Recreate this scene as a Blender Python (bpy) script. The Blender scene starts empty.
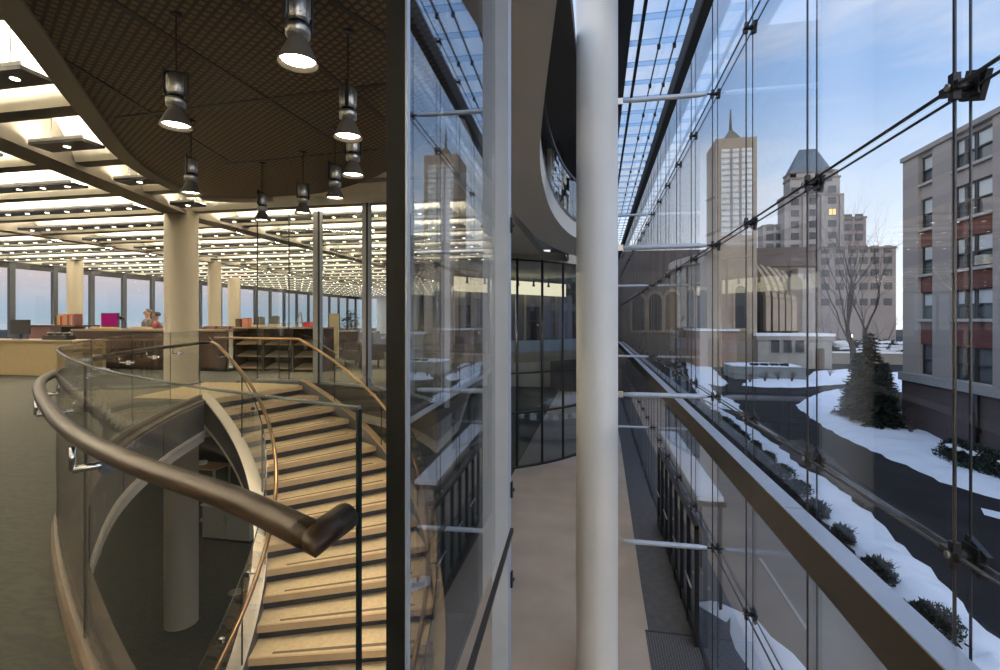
import bpy, bmesh, math, random
from math import sin, cos, pi, radians as R, sqrt, atan2
from mathutils import Vector, Matrix
from mathutils.geometry import tessellate_polygon
random.seed(7)
S = bpy.context.scene
COL = S.collection
# ------------------------------------------------------------------ camera
F_PX = 500.0
EYE = 1.25
TH = math.atan(97 / F_PX)
CT, ST = cos(TH), sin(TH)
HZ = 321.0
cd = bpy.data.cameras.new('camera')
cam = bpy.data.objects.new('camera', cd)
COL.objects.link(cam)
cam.location = (0, 0, EYE)
cam.rotation_euler = (pi / 2, 0, TH)
cd.sensor_width = 36.0
cd.lens = F_PX / 1000 * 36
cd.shift_y = -(335 - HZ) / 1000
cd.clip_start = 0.02
cd.clip_end = 5000
S.camera = cam


def wD(u, v, D):
    """a point seen in the photograph at (u,v) that lies D metres ahead"""
    lat = (u - 500) / F_PX * D
    return Vector((lat * CT - D * ST, lat * ST + D * CT, EYE - (v - HZ) / F_PX * D))


def at(u, v, z):
    D = F_PX * (EYE - z) / (v - HZ)
    return wD(u, v, D)


# ------------------------------------------------------------------ materials
MATS = {}


def mat(name, col, rough=0.6, metal=0.0, noise=0.0, nscale=8.0, bump=0.0, bscale=60.0, emit=None, estr=0.0, stretch=None, spec=None, coat=0.0):
    if name in MATS:
        return MATS[name]
    m = bpy.data.materials.new(name)
    m.use_nodes = True
    nt = m.node_tree
    b = nt.nodes['Principled BSDF']
    b.inputs['Base Color'].default_value = (*col, 1)
    b.inputs['Roughness'].default_value = rough
    b.inputs['Metallic'].default_value = metal
    if spec is not None:
        b.inputs['Specular IOR Level'].default_value = spec
    if coat:
        b.inputs['Coat Weight'].default_value = coat
    tc = nt.nodes.new('ShaderNodeTexCoord')
    src = tc.outputs['Object']
    if stretch:
        mp = nt.nodes.new('ShaderNodeMapping')
        mp.inputs['Scale'].default_value = stretch
        nt.links.new(src, mp.inputs['Vector'])
        src = mp.outputs['Vector']
    if noise:
        n = nt.nodes.new('ShaderNodeTexNoise')
        n.inputs['Scale'].default_value = nscale
        n.inputs['Detail'].default_value = 5
        nt.links.new(src, n.inputs['Vector'])
        r = nt.nodes.new('ShaderNodeValToRGB')
        r.color_ramp.elements[0].position = 0.3
        r.color_ramp.elements[1].position = 0.7
        r.color_ramp.elements[0].color = (*[max(0, c * (1 - noise)) for c in col], 1)
        r.color_ramp.elements[1].color = (*[min(1, c * (1 + noise)) for c in col], 1)
        nt.links.new(n.outputs['Fac'], r.inputs['Fac'])
        nt.links.new(r.outputs['Color'], b.inputs['Base Color'])
    if bump:
        n2 = nt.nodes.new('ShaderNodeTexNoise')
        n2.inputs['Scale'].default_value = bscale
        n2.inputs['Detail'].default_value = 4
        nt.links.new(src, n2.inputs['Vector'])
        bp = nt.nodes.new('ShaderNodeBump')
        bp.inputs['Strength'].default_value = bump
        bp.inputs['Distance'].default_value = 0.02
        nt.links.new(n2.outputs['Fac'], bp.inputs['Height'])
        nt.links.new(bp.outputs['Normal'], b.inputs['Normal'])
    if emit:
        b.inputs['Emission Color'].default_value = (*emit, 1)
        b.inputs['Emission Strength'].default_value = estr
    MATS[name] = m
    return m


def glass(name, tint=(0.93, 0.96, 0.95), ior=1.5, rough=0.0, gloss=(1, 1, 1)):
    if name in MATS:
        return MATS[name]
    m = bpy.data.materials.new(name)
    m.use_nodes = True
    nt = m.node_tree
    nt.nodes.clear()
    out = nt.nodes.new('ShaderNodeOutputMaterial')
    tr = nt.nodes.new('ShaderNodeBsdfTransparent')
    tr.inputs['Color'].default_value = (*tint, 1)
    gl = nt.nodes.new('ShaderNodeBsdfGlossy')
    gl.inputs['Roughness'].default_value = rough
    gl.inputs['Color'].default_value = (*gloss, 1)
    geo = nt.nodes.new('ShaderNodeNewGeometry')
    mr = nt.nodes.new('ShaderNodeMapRange')
    mr.inputs['To Min'].default_value = ior
    mr.inputs['To Max'].default_value = 1 / ior
    nt.links.new(geo.outputs['Backfacing'], mr.inputs['Value'])
    fr = nt.nodes.new('ShaderNodeFresnel')
    nt.links.new(mr.outputs['Result'], fr.inputs['IOR'])
    mx = nt.nodes.new('ShaderNodeMixShader')
    nt.links.new(fr.outputs['Fac'], mx.inputs['Fac'])
    nt.links.new(tr.outputs[0], mx.inputs[1])
    nt.links.new(gl.outputs[0], mx.inputs[2])
    nt.links.new(mx.outputs[0], out.inputs['Surface'])
    MATS[name] = m
    return m


def emis(name, col, strength):
    if name in MATS:
        return MATS[name]
    m = bpy.data.materials.new(name)
    m.use_nodes = True
    nt = m.node_tree
    nt.nodes.clear()
    out = nt.nodes.new('ShaderNodeOutputMaterial')
    e = nt.nodes.new('ShaderNodeEmission')
    e.inputs['Color'].default_value = (*col, 1)
    e.inputs['Strength'].default_value = strength
    nt.links.new(e.outputs[0], out.inputs['Surface'])
    MATS[name] = m
    return m


def brickmat(name, c1, c2, mortar, scale, bw=0.5, bh=0.25, ms=0.02, rough=0.8, rot=(0, 0, 0), bias=0.0, offset=0.5):
    if name in MATS:
        return MATS[name]
    m = bpy.data.materials.new(name)
    m.use_nodes = True
    nt = m.node_tree
    b = nt.nodes['Principled BSDF']
    b.inputs['Roughness'].default_value = rough
    tc = nt.nodes.new('ShaderNodeTexCoord')
    mp = nt.nodes.new('ShaderNodeMapping')
    mp.inputs['Rotation'].default_value = rot
    br = nt.nodes.new('ShaderNodeTexBrick')
    br.offset = offset
    br.inputs['Color1'].default_value = (*c1, 1)
    br.inputs['Color2'].default_value = (*c2, 1)
    br.inputs['Mortar'].default_value = (*mortar, 1)
    br.inputs['Scale'].default_value = scale
    br.inputs['Brick Width'].default_value = bw
    br.inputs['Row Height'].default_value = bh
    br.inputs['Mortar Size'].default_value = ms
    br.inputs['Bias'].default_value = bias
    nt.links.new(tc.outputs['Object'], mp.inputs['Vector'])
    nt.links.new(mp.outputs['Vector'], br.inputs['Vector'])
    nt.links.new(br.outputs['Color'], b.inputs['Base Color'])
    MATS[name] = m
    return m


G_FAC = glass('clear_facade_glass', (0.965, 0.975, 0.98), 1.24)
G_INN = glass('inner_screen_glass', (0.78, 0.80, 0.81), 2.3)
G_GRD = glass('balustrade_glass', (0.97, 0.98, 0.973), 1.3)
G_PAR = glass('partition_glass', (0.93, 0.955, 0.95), 1.55)
G_DRM = glass('drum_glass', (0.75, 0.8, 0.84), 1.7)
G_WIN = glass('window_glass', (0.96, 0.97, 0.97), 1.25)
EDGE = mat('dark_green_glass_edge', (0.004, 0.009, 0.008), 0.3)
CREAM = mat('cream_plaster', (0.74, 0.70, 0.60), 0.7, noise=0.03, nscale=3)
VAULT = mat('vault_plaster', (0.88, 0.84, 0.74), 0.8)
BEAMC = mat('beam_plaster', (0.23, 0.21, 0.18), 0.8)
BEAMD = mat('coffer_beam_paint', (.20, .185, .16), .8)
COLW = mat('column_paint', (0.72, 0.70, 0.65), 0.35, noise=0.02, nscale=2)
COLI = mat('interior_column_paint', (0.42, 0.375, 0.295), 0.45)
STEEL = mat('brushed_steel', (0.62, 0.61, 0.59), 0.28, 1.0)
STEELB = mat('bright_steel', (0.85, 0.80, 0.72), 0.22, 1.0)
CAPM = mat('satin_metal_capping', (0.84, 0.76, 0.64), 0.35, 0.35)
CHROME = mat('chrome', (0.75, 0.77, 0.8), 0.12, 1.0)
BRONZE = mat('bronze_rail', (0.026, 0.015, 0.008), 0.34, 0.15, noise=0.2, nscale=6, spec=.25)
BRASS = mat('warm_brass_rail', (0.27, 0.175, 0.10), 0.28, 1.0)
BLACK = mat('black_metal', (0.006, 0.006, 0.007), 0.4)
GUN = mat('gunmetal', (0.045, 0.045, 0.05), 0.4, 0.6)
DARKST = mat('dark_steel_beam', (0.03, 0.027, 0.024), 0.5, 0.3)
ALU = mat('pale_aluminium', (0.55, 0.60, 0.68), 0.4, 0.3, noise=0.03)
ALUG = mat('grey_painted_steel', (0.50, 0.52, 0.56), 0.4, 0.2)
FASC = mat('dark_fascia_panel', (0.10, 0.10, 0.105), 0.45, 0.3, noise=0.1)
TREAD = mat('terrazzo_tread', (0.78, 0.60, 0.35), 0.55, noise=0.10, nscale=22)
NOSE = mat('tread_nosing', (0.62, 0.44, 0.25), 0.5, noise=0.06)
GRIP = mat('grip_strip', (0.24, 0.17, 0.10), 0.8)
RISER = mat('dark_riser', (0.05, 0.05, 0.055), 0.5)
CURB = mat('oak_curb', (0.095, 0.07, 0.05), 0.45, noise=0.22, nscale=5, stretch=(1, 1, 6))
WOODD = mat('dark_walnut', (0.028, 0.013, 0.009), 0.45, noise=0.3, nscale=6, stretch=(1, 6, 6))
WOODT = mat('counter_top', (0.30, 0.235, 0.16), 0.4)
BUFF = mat('buff_desk_front', (0.30, 0.23, 0.13), 0.7, noise=0.04)
CONC = mat('warm_concrete', (0.60, 0.48, 0.37), 0.55, noise=0.13, nscale=0.8)
STONE = mat('dark_stone', (0.075, 0.078, 0.085), 0.5, noise=0.25, nscale=6)
SNOW = mat('snow', (0.80, 0.84, 0.90), 0.8, bump=0.5, bscale=3.0, noise=0.05, nscale=1.2)
ASPH = mat('asphalt', (0.024, 0.022, 0.023), 0.85, noise=0.3, nscale=0.6, bump=0.2, spec=.15)
SOIL = mat('brown_earth', (0.07, 0.055, 0.045), 0.9, noise=0.35, nscale=2.0)
PLAZA = mat('plaza_concrete', (0.20, 0.18, 0.16), 0.8, noise=0.15, nscale=0.7)
NEEDLE = mat('dark_needles', (0.018, 0.032, 0.022), 0.8, noise=0.4, nscale=8)
NEEDLE2 = mat('hedge_needles', (0.017, 0.022, 0.015), 0.85, noise=0.4, nscale=9)
BARK = mat('grey_bark', (0.11, 0.09, 0.085), 0.9, noise=0.25, nscale=10)
TWIG = mat('reddish_twigs', (0.10, 0.06, 0.05), 0.9)
LIME = mat('limestone', (0.43, 0.38, 0.32), 0.85, noise=0.1, nscale=0.6)
LIMEG = mat('grey_limestone', (0.33, 0.305, 0.295), 0.85, noise=0.12, nscale=0.5)
LIMED = mat('weathered_limestone', (0.19, 0.165, 0.14), 0.85, noise=0.18, nscale=0.35)
LIMEB = mat('buff_limestone', (0.40, 0.33, 0.25), 0.85, noise=0.1, nscale=0.5)
SLATE = mat('blue_slate_roof', (0.11, 0.15, 0.19), 0.7, noise=0.15)
BRICKR = brickmat('red_brick', (0.13, 0.045, 0.043), (0.165, 0.06, 0.055), (0.16, 0.10, 0.09), 4.0, 0.9, 0.3, 0.02, rot=(pi / 2, 0, pi / 2))
BRICKT = brickmat('pinkish_brick', (0.33, 0.23, 0.18), (0.38, 0.27, 0.21), (0.35, 0.28, 0.23), 1.5, 0.9, 0.3, 0.02, rot=(pi / 2, 0, 0))
WINF = mat('dark_window_frame', (0.03, 0.035, 0.04), 0.4)
WINP = mat('window_pane_reflective', (0.10, 0.13, 0.16), 0.06, 0.0, spec=1.0)
WINK = mat('dark_window_pane', (.05, .06, .075), .3, spec=.4)
WINL = mat('pale_window_blind', (0.60, 0.68, 0.72), 0.35)
PLAST = mat('white_laminate', (0.72, 0.70, 0.64), 0.4)
GREYC = mat('grey_cabinet', (0.32, 0.31, 0.28), 0.6)
LAMPW = emis('lamp_lens', (1.0, 0.86, 0.62), 14.0)
DOTS = emis('downlight_lens', (1.0, 0.90, 0.70), 9.0)
UPL = emis('uplight_lens', (1.0, 0.89, 0.70), 60.0)
LOWL = emis('added_lower_light', (1.0, 0.86, 0.64), 60.0)
WARMWIN = emis('lit_window', (1.0, 0.68, 0.3), 1.4)


def carpet(name, c1, c2):
    m = mat(name, c1, 0.95)
    nt = m.node_tree
    b = nt.nodes['Principled BSDF']
    tc = nt.nodes.new('ShaderNodeTexCoord')
    mp = nt.nodes.new('ShaderNodeMapping')
    mp.inputs['Rotation'].default_value = (0, 0, 0.5)
    mp.inputs['Scale'].default_value = (3.2, 9, 1)
    n = nt.nodes.new('ShaderNodeTexNoise')
    n.inputs['Scale'].default_value = 2.0
    n.inputs['Detail'].default_value = 6
    n.inputs['Distortion'].default_value = 1.6
    r = nt.nodes.new('ShaderNodeValToRGB')
    r.color_ramp.elements[0].position = 0.36
    r.color_ramp.elements[0].color = (*c2, 1)
    r.color_ramp.elements[1].position = 0.6
    r.color_ramp.elements[1].color = (*c1, 1)
    nt.links.new(tc.outputs['Object'], mp.inputs['Vector'])
    nt.links.new(mp.outputs['Vector'], n.inputs['Vector'])
    nt.links.new(n.outputs['Fac'], r.inputs['Fac'])
    nt.links.new(r.outputs['Color'], b.inputs['Base Color'])
    return m


CARPET = carpet('olive_carpet', (0.020, 0.0205, 0.0145), (0.010, 0.0105, 0.008))
CARPETL = carpet('dark_olive_carpet', (0.075, 0.080, 0.060), (0.05, 0.053, 0.042))


def perforated():
    m = bpy.data.materials.new('perforated_bronze_mesh')
    m.use_nodes = True
    nt = m.node_tree
    b = nt.nodes['Principled BSDF']
    b.inputs['Roughness'].default_value = 0.6
    tc = nt.nodes.new('ShaderNodeTexCoord')
    mp = nt.nodes.new('ShaderNodeMapping')
    mp.inputs['Rotation'].default_value = (0, 0, 0.55)
    br = nt.nodes.new('ShaderNodeTexBrick')
    br.offset = 0.5
    br.inputs['Color1'].default_value = (0.165, 0.12, 0.082, 1)
    br.inputs['Color2'].default_value = (0.195, 0.143, 0.098, 1)
    br.inputs['Mortar'].default_value = (0.03, 0.023, 0.018, 1)
    br.inputs['Scale'].default_value = 1.0
    br.inputs['Brick Width'].default_value = 0.075
    br.inputs['Row Height'].default_value = 0.062
    br.inputs['Mortar Size'].default_value = 0.013
    nt.links.new(tc.outputs['Object'], mp.inputs['Vector'])
    nt.links.new(mp.outputs['Vector'], br.inputs['Vector'])
    nt.links.new(br.outputs['Color'], b.inputs['Base Color'])
    return m


PERF = perforated()
GRATE = brickmat('metal_grating', (0.012, 0.012, 0.014), (0.014, 0.014, 0.016), (0.16, 0.165, 0.175), 1.0, 0.05, 0.035, 0.006, offset=0.0, rough=0.5)


# ------------------------------------------------------------------ mesh builder
class MB:
    def __init__(s):
        s.v, s.f, s.m, s.sm = [], [], [], []
        s.mats = []

    def mi(s, m):
        if m is None:
            return 0
        if m not in s.mats:
            s.mats.append(m)
        return s.mats.index(m)

    def add(s, vs, fs, m=None, smooth=False):
        b = len(s.v)
        s.v += [tuple(p) for p in vs]
        i = s.mi(m)
        for f in fs:
            s.f.append([b + k for k in f])
            s.m.append(i)
            s.sm.append(smooth)
        return s

    def box(s, x0, x1, y0, y1, z0, z1, m=None):
        v = [(x, y, z) for z in (z0, z1) for y in (y0, y1) for x in (x0, x1)]
        return s.add(v, [(0, 2, 3, 1), (4, 5, 7, 6), (0, 1, 5, 4), (2, 6, 7, 3), (0, 4, 6, 2), (1, 3, 7, 5)], m)

    def obox(s, c, ax, ay, az, m=None):
        c, ax, ay, az = map(Vector, (c, ax, ay, az))
        v = [c + i * ax + j * ay + k * az for k in (-1, 1) for j in (-1, 1) for i in (-1, 1)]
        return s.add(v, [(0, 2, 3, 1), (4, 5, 7, 6), (0, 1, 5, 4), (2, 6, 7, 3), (0, 4, 6, 2), (1, 3, 7, 5)], m)

    def bar(s, a, b, w, h=None, m=None):
        a, b = Vector(a), Vector(b)
        h = h or w
        d = b - a
        L = d.length
        if L < 1e-6:
            return s
        t = d / L
        up = Vector((0, 0, 1)) if abs(t.z) < 0.95 else Vector((0, 1, 0))
        x = t.cross(up).normalized()
        y = x.cross(t)
        return s.obox((a + b) / 2, t * L / 2, x * w / 2, y * h / 2, m)

    def tube(s, pts, r, n=10, m=None, cap=True):
        pts = [Vector(p) for p in pts]
        k = len(pts)
        rs = r if isinstance(r, (list, tuple)) else [r] * k
        vs, fs = [], []
        prev = None
        for i, p in enumerate(pts):
            t = (pts[min(i + 1, k - 1)] - pts[max(i - 1, 0)]).normalized()
            if prev is None:
                a = Vector((0, 0, 1)) if abs(t.z) < 0.9 else Vector((1, 0, 0))
                x = t.cross(a).normalized()
            else:
                x = (prev - t * prev.dot(t))
                x = x.normalized() if x.length > 1e-6 else t.orthogonal().normalized()
            prev = x
            y = t.cross(x)
            for j in range(n):
                q = 2 * pi * j / n
                vs.append(p + rs[i] * (cos(q) * x + sin(q) * y))
        for i in range(k - 1):
            for j in range(n):
                j2 = (j + 1) % n
                fs.append((i * n + j, i * n + j2, (i + 1) * n + j2, (i + 1) * n + j))
        s.add(vs, fs, m, True)
        if cap:
            s.add(vs[:n], [tuple(range(n))[::-1]], m)
            s.add(vs[-n:], [tuple(range(n))], m)
        return s

    def mtube(s, pts, r, n=16, m=None):
        pts = [Vector(p) for p in pts]
        t0 = (pts[1] - pts[0]).normalized()
        up = Vector((0, 0, 1)) if abs(t0.z) < .9 else Vector((1, 0, 0))
        x = t0.cross(up).normalized()
        y = t0.cross(x)
        ring = [pts[0] + r * (cos(2 * pi * j / n) * x + sin(2 * pi * j / n) * y) for j in range(n)]
        vs, fs = list(ring), []
        for i in range(1, len(pts)):
            t = (pts[i] - pts[i - 1]).normalized()
            t2 = (pts[i + 1] - pts[i]).normalized() if i < len(pts) - 1 else t
            nn = (t + t2).normalized()
            ring = [p + t * ((pts[i] - p).dot(nn) / t.dot(nn)) for p in ring]
            vs += ring
            b = (i - 1) * n
            for j in range(n):
                j2 = (j + 1) % n
                fs.append((b + j, b + j2, b + n + j2, b + n + j))
        s.add(vs, fs, m, True)
        s.add(vs[:n], [tuple(range(n))[::-1]], m)
        s.add(vs[-n:], [tuple(range(n))], m)
        return s

    def lathe(s, prof, n=24, c=(0, 0, 0), m=None, smooth=True):
        vs, fs = [], []
        for r, z in prof:
            for j in range(n):
                q = 2 * pi * j / n
                vs.append((c[0] + r * cos(q), c[1] + r * sin(q), c[2] + z))
        for i in range(len(prof) - 1):
            for j in range(n):
                j2 = (j + 1) % n
                fs.append((i * n + j, i * n + j2, (i + 1) * n + j2, (i + 1) * n + j))
        s.add(vs, fs, m, smooth)
        return s

    def prism(s, poly, z0, z1, m=None, ms=None, top=True, bottom=True):
        n = len(poly)
        tri = tessellate_polygon([[Vector((p[0], p[1], 0)) for p in poly]])
        area = sum(poly[i][0] * poly[(i + 1) % n][1] - poly[(i + 1) % n][0] * poly[i][1] for i in range(n))
        vs = [(p[0], p[1], z0) for p in poly] + [(p[0], p[1], z1) for p in poly]
        T, B = [], []
        for t in tri:
            a, b, c = [Vector((poly[k][0], poly[k][1], 0)) for k in t]
            up = (b - a).cross(c - a).z > 0
            tt = tuple(t) if up else tuple(t)[::-1]
            T.append(tuple(k + n for k in tt))
            B.append(tt[::-1])
        if top:
            s.add(vs, T, m)
        if bottom:
            s.add(vs, B, m)
        sd = []
        for i in range(n):
            j = (i + 1) % n
            sd.append((i, j, j + n, i + n) if area > 0 else (j, i, i + n, j + n))
        s.add(vs, sd, ms or m)
        return s

    def ribbon(s, path, prof, m=None, smooth=True, cap=True, closed_prof=True):
        """sweep a profile [(offset to the left-normal, z)] along a plan path [(x,y) or (x,y,z)]"""
        P = [Vector((p[0], p[1])) for p in path]
        Z = [p[2] if len(p) > 2 else 0 for p in path]
        k, n = len(P), len(prof)
        vs, fs = [], []
        for i in range(k):
            t = (P[min(i + 1, k - 1)] - P[max(i - 1, 0)]).normalized()
            nn = Vector((-t.y, t.x))
            for o, z in prof:
                q = P[i] + nn * o
                vs.append((q.x, q.y, Z[i] + z))
        rng = n if closed_prof else n - 1
        for i in range(k - 1):
            for j in range(rng):
                j2 = (j + 1) % n
                fs.append((i * n + j, i * n + j2, (i + 1) * n + j2, (i + 1) * n + j))
        s.add(vs, fs, m, False)
        if cap and closed_prof:
            s.add(vs[:n], [tuple(range(n))[::-1]], m)
            s.add(vs[-n:], [tuple(range(n))], m)
        return s

    def build(s, name, m=None, parent=None, fix=True):
        me = bpy.data.meshes.new(name)
        me.from_pydata(s.v, [], s.f)
        ms = s.mats if s.mats else [m]
        for x in ms:
            me.materials.append(x)
        for p, i, sm in zip(me.polygons, s.m, s.sm):
            p.material_index = i
            p.use_smooth = sm
        if fix:
            bm = bmesh.new()
            bm.from_mesh(me)
            bmesh.ops.remove_doubles(bm, verts=bm.verts, dist=1e-5)
            bmesh.ops.recalc_face_normals(bm, faces=bm.faces)
            bm.to_mesh(me)
            bm.free()
        o = bpy.data.objects.new(name, me)
        COL.objects.link(o)
        if parent is not None:
            o.parent = parent
        return o


def tag(o, label=None, cat=None, group=None, kind=None):
    if label:
        o['label'] = label
    if cat:
        o['category'] = cat
    if group:
        o['group'] = group
    if kind:
        o['kind'] = kind
    return o


def empty(name, label, cat, group=None, loc=(0, 0, 0), rz=0, kind=None):
    o = bpy.data.objects.new(name, None)
    COL.objects.link(o)
    o.location = loc
    o.rotation_euler = (0, 0, rz)
    return tag(o, label, cat, group, kind)


def struct(o, label=None):
    o['kind'] = 'structure'
    if label:
        o['label'] = label
    return o


def copy_tree(o, parent=None):
    c = o.copy()
    COL.objects.link(c)
    if parent is not None:
        c.parent = parent
    for ch in list(o.children):
        copy_tree(ch, c)
    return c


def spline(pts, per=8):
    pts = [Vector(p) for p in pts]
    out = []
    for i in range(len(pts) - 1):
        p0 = pts[max(i - 1, 0)]
        p1, p2 = pts[i], pts[i + 1]
        p3 = pts[min(i + 2, len(pts) - 1)]
        for k in range(per):
            t = k / per
            out.append(0.5 * ((2 * p1) + (-p0 + p2) * t + (2 * p0 - 5 * p1 + 4 * p2 - p3) * t * t + (-p0 + 3 * p1 - 3 * p2 + p3) * t ** 3))
    out.append(pts[-1])
    return out


def offs(path, d):
    P = [Vector((p[0], p[1])) for p in path]
    out = []
    for i in range(len(P)):
        t = (P[min(i + 1, len(P) - 1)] - P[max(i - 1, 0)]).normalized()
        out.append(P[i] + Vector((-t.y, t.x)) * d)
    return out


def resample(path, n):
    P = [Vector(p) for p in path]
    L = [0]
    for i in range(1, len(P)):
        L.append(L[-1] + (P[i] - P[i - 1]).length)
    out = []
    for k in range(n):
        d = L[-1] * k / (n - 1)
        i = 1
        while i < len(P) - 1 and L[i] < d:
            i += 1
        t = (d - L[i - 1]) / max(1e-9, L[i] - L[i - 1])
        out.append(P[i - 1].lerp(P[i], t))
    return out


# ------------------------------------------------------------------ main dimensions
LOWZ = -4.85
CEIL = 3.45
XG = 1.91                 # outer glass wall
XI = -0.54                # inner glass screen
MOD = 1.885
Y0M = 3.06 - MOD * 2      # a module line
ROWS = [EYE - 6.1, EYE - 3.72, EYE - 1.24, EYE + 1.24, EYE + 3.72, EYE + 6.2]
SC = Vector((-6.8, 3.59))  # stair centre
RI, RO = 3.40, 5.35
A0, DA, RISE = 77.0, 4.6, 0.1733
XW = -21.3


def sp(r, a):
    return Vector((SC.x + r * cos(R(a)), SC.y + r * sin(R(a))))


GUARD = [(-0.42, 0.84), (-1.07, 1.09), (-1.77, 1.46), (-2.8, 2.15), (-3.42, 2.68), (-4.53, 3.9), (-5.40, 5.3), tuple(sp(3.27, 77.5))]
GL = resample(spline(GUARD, 10), 61)

# ------------------------------------------------------------------ upper floor and its slab
edge_in = offs(GL, -0.10)
notch = [Vector((-0.60, 0.98))] + edge_in[3:-1] + [sp(3.22, 78), sp(RO + 0.2, 78)]
for a in range(74, 33, -4):
    notch.append(sp(RO + 0.2, a))
outer = [(-0.60, -7.0)] + [tuple(p) for p in notch] + [(-2.3, 8.2), (-3.1, 12.0), (-3.9, 18.6), (-9, 18.6), (-9, 46), (XW, 46), (XW, -7.0)]
mb = MB().prism(outer, -0.44, 0.0, None)
mb.mats = []
mb = MB()
mb.prism(outer, -0.012, 0.0, CARPET, CARPET)
fl = struct(mb.build('floor'), 'olive carpeted upper floor around the stair opening')
slab = MB().prism(outer, -0.44, -0.013, CREAM, FASC)
struct(slab.build('trim_1'), 'floor slab under the upper carpet')
# bright metal edge lines round the stair opening
edge = [Vector((p[0], p[1])) for p in notch]
e1 = MB().ribbon(edge[:60], [(0.0, -0.03), (0.05, -0.03), (0.05, 0.012), (0.0, 0.012)], CAPM)
e1.ribbon(edge[:60], [(-0.02, -0.47), (0.04, -0.47), (0.04, -0.43), (-0.02, -0.43)], CAPM)
struct(e1.build('trim_2'), 'bright metal edges of the floor opening')
# panel joints on the fascia are thin vertical grooves
for i in (12, 24, 36, 46):
    p, q = edge[i], edge[i + 1]
    t = (q - p).normalized()
    n = Vector((-t.y, t.x))
    c = p - n * 0.004
    j = MB().obox((c.x, c.y, -0.225), (t.x * .006, t.y * .006, 0), (n.x * .004, n.y * .004, 0), (0, 0, .2), BLACK)
    struct(j.build('trim_3'), None)

# ------------------------------------------------------------------ lower floors
struct(MB().box(XW, -3.3, -7, 46, LOWZ - 0.2, LOWZ, CARPETL).build('floor_lower'), 'dark olive carpet of the floor below')
struct(MB().prism([(-3.3, -7), (0.93, -7), (1.0, 12), (1.16, 26), (1.16, 46), (-3.3, 46)], LOWZ - 0.2, LOWZ, CONC).build('floor_atrium'), 'pale concrete floor of the glazed passage')
struct(MB().prism([(1.0, 12), (1.0, 10.2), (XG - .03, 10.2), (XG - .03, 46), (1.16, 46), (1.16, 26)], LOWZ - 0.2, LOWZ + .004, STONE).build('floor_border'), 'dark stone strip along the foot of the glass wall')
g = MB()
g.box(0.93, XG - .03, -2, 10.19, LOWZ - 0.2, LOWZ + .004, GRATE)
g.box(XG + .03, 2.95, -2, 11.6, LOWZ - 0.2, LOWZ + .004, GRATE)
g.box(0.93, XG - .03, 10.19, 10.23, LOWZ - .1, LOWZ + .012, GUN)
g.box(XG - .03, XG + .03, -2, 46, LOWZ - .1, LOWZ + .04, GUN)
struct(g.build('floor_grating'), 'dark metal grating at the foot of the glass wall')

# ------------------------------------------------------------------ coffered ceiling
BAY0 = 4.29
BAY = 1.5
YB = [BAY0 + BAY * k for k in range(-8, 28)]
cm = MB()
XC1 = -1.75


def ceil_x1(y):
    if y < 0.5:
        return 6.0 if y < -2.6 else XC1 + 1.2
    if y < 8:
        return XC1
    return -2.2 - (y - 8) * 0.12 if y < 18.5 else -8.6


segs = [(-21.3, -14.05), (-13.75, -7.35), (-6.95, None)]
for k in range(len(YB) - 1):
    y0, y1 = YB[k], YB[k + 1]
    x1 = ceil_x1((y0 + y1) / 2)
    # beam
    cm.box(XW, x1, y0 - .11, y0 + .11, CEIL, CEIL + .12, BEAMD)
    prof = [(y0 + .11, CEIL), (y0 + .18, CEIL + .16), (y0 + .42, CEIL + .42), (y0 + .75, CEIL + .52), (y1 - .42, CEIL + .42), (y1 - .18, CEIL + .16), (y1 - .11, CEIL)]
    vs, fs = [], []
    for x in (XW, x1):
        for (yy, zz) in prof:
            vs.append((x, yy, zz))
    n = len(prof)
    for j in range(n - 1):
        fs.append((j, j + 1, n + j + 1, n + j))
    cm.add(vs, fs, VAULT, False)
    cm.add([vs[j] for j in range(n)], [tuple(range(n))], VAULT)
    cm.add([vs[n + j] for j in range(n)], [tuple(range(n))], VAULT)
ceil = struct(cm.build('ceiling', fix=False), 'coffered cream ceiling with deep light troughs')
# slab over the coffers keeps daylight out
struct(MB().box(XW, -2.3, -7.9, 46, CEIL + .6, CEIL + .9, CREAM).build('ceiling_slab'), 'concrete slab above the coffers')
# girders
gm = MB()
gm.box(-14.05, -13.75, -7.5, 46, CEIL - .06, CEIL + .5, BEAMC)
struct(gm.build('ceiling_beam'), 'long dark ceiling girder near the lake windows')
gm = MB()
a, b = Vector((-5.2, -1.2)), Vector((-8.25, 8.7))
gm.bar((a.x, a.y, CEIL + .2), (b.x, b.y, CEIL + .2), .42, .56, BEAMC)
gm.bar((-8.25, 8.7, CEIL + .2), (-8.25, 40, CEIL + .2), .42, .56, BEAMC)
struct(gm.build('ceiling_beam'), 'grey ceiling girder running to the round column')

# hanging light panels: dark underside with round downlights, an uplight trough on top
PW, PZ = 0.14, CEIL - .05


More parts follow.
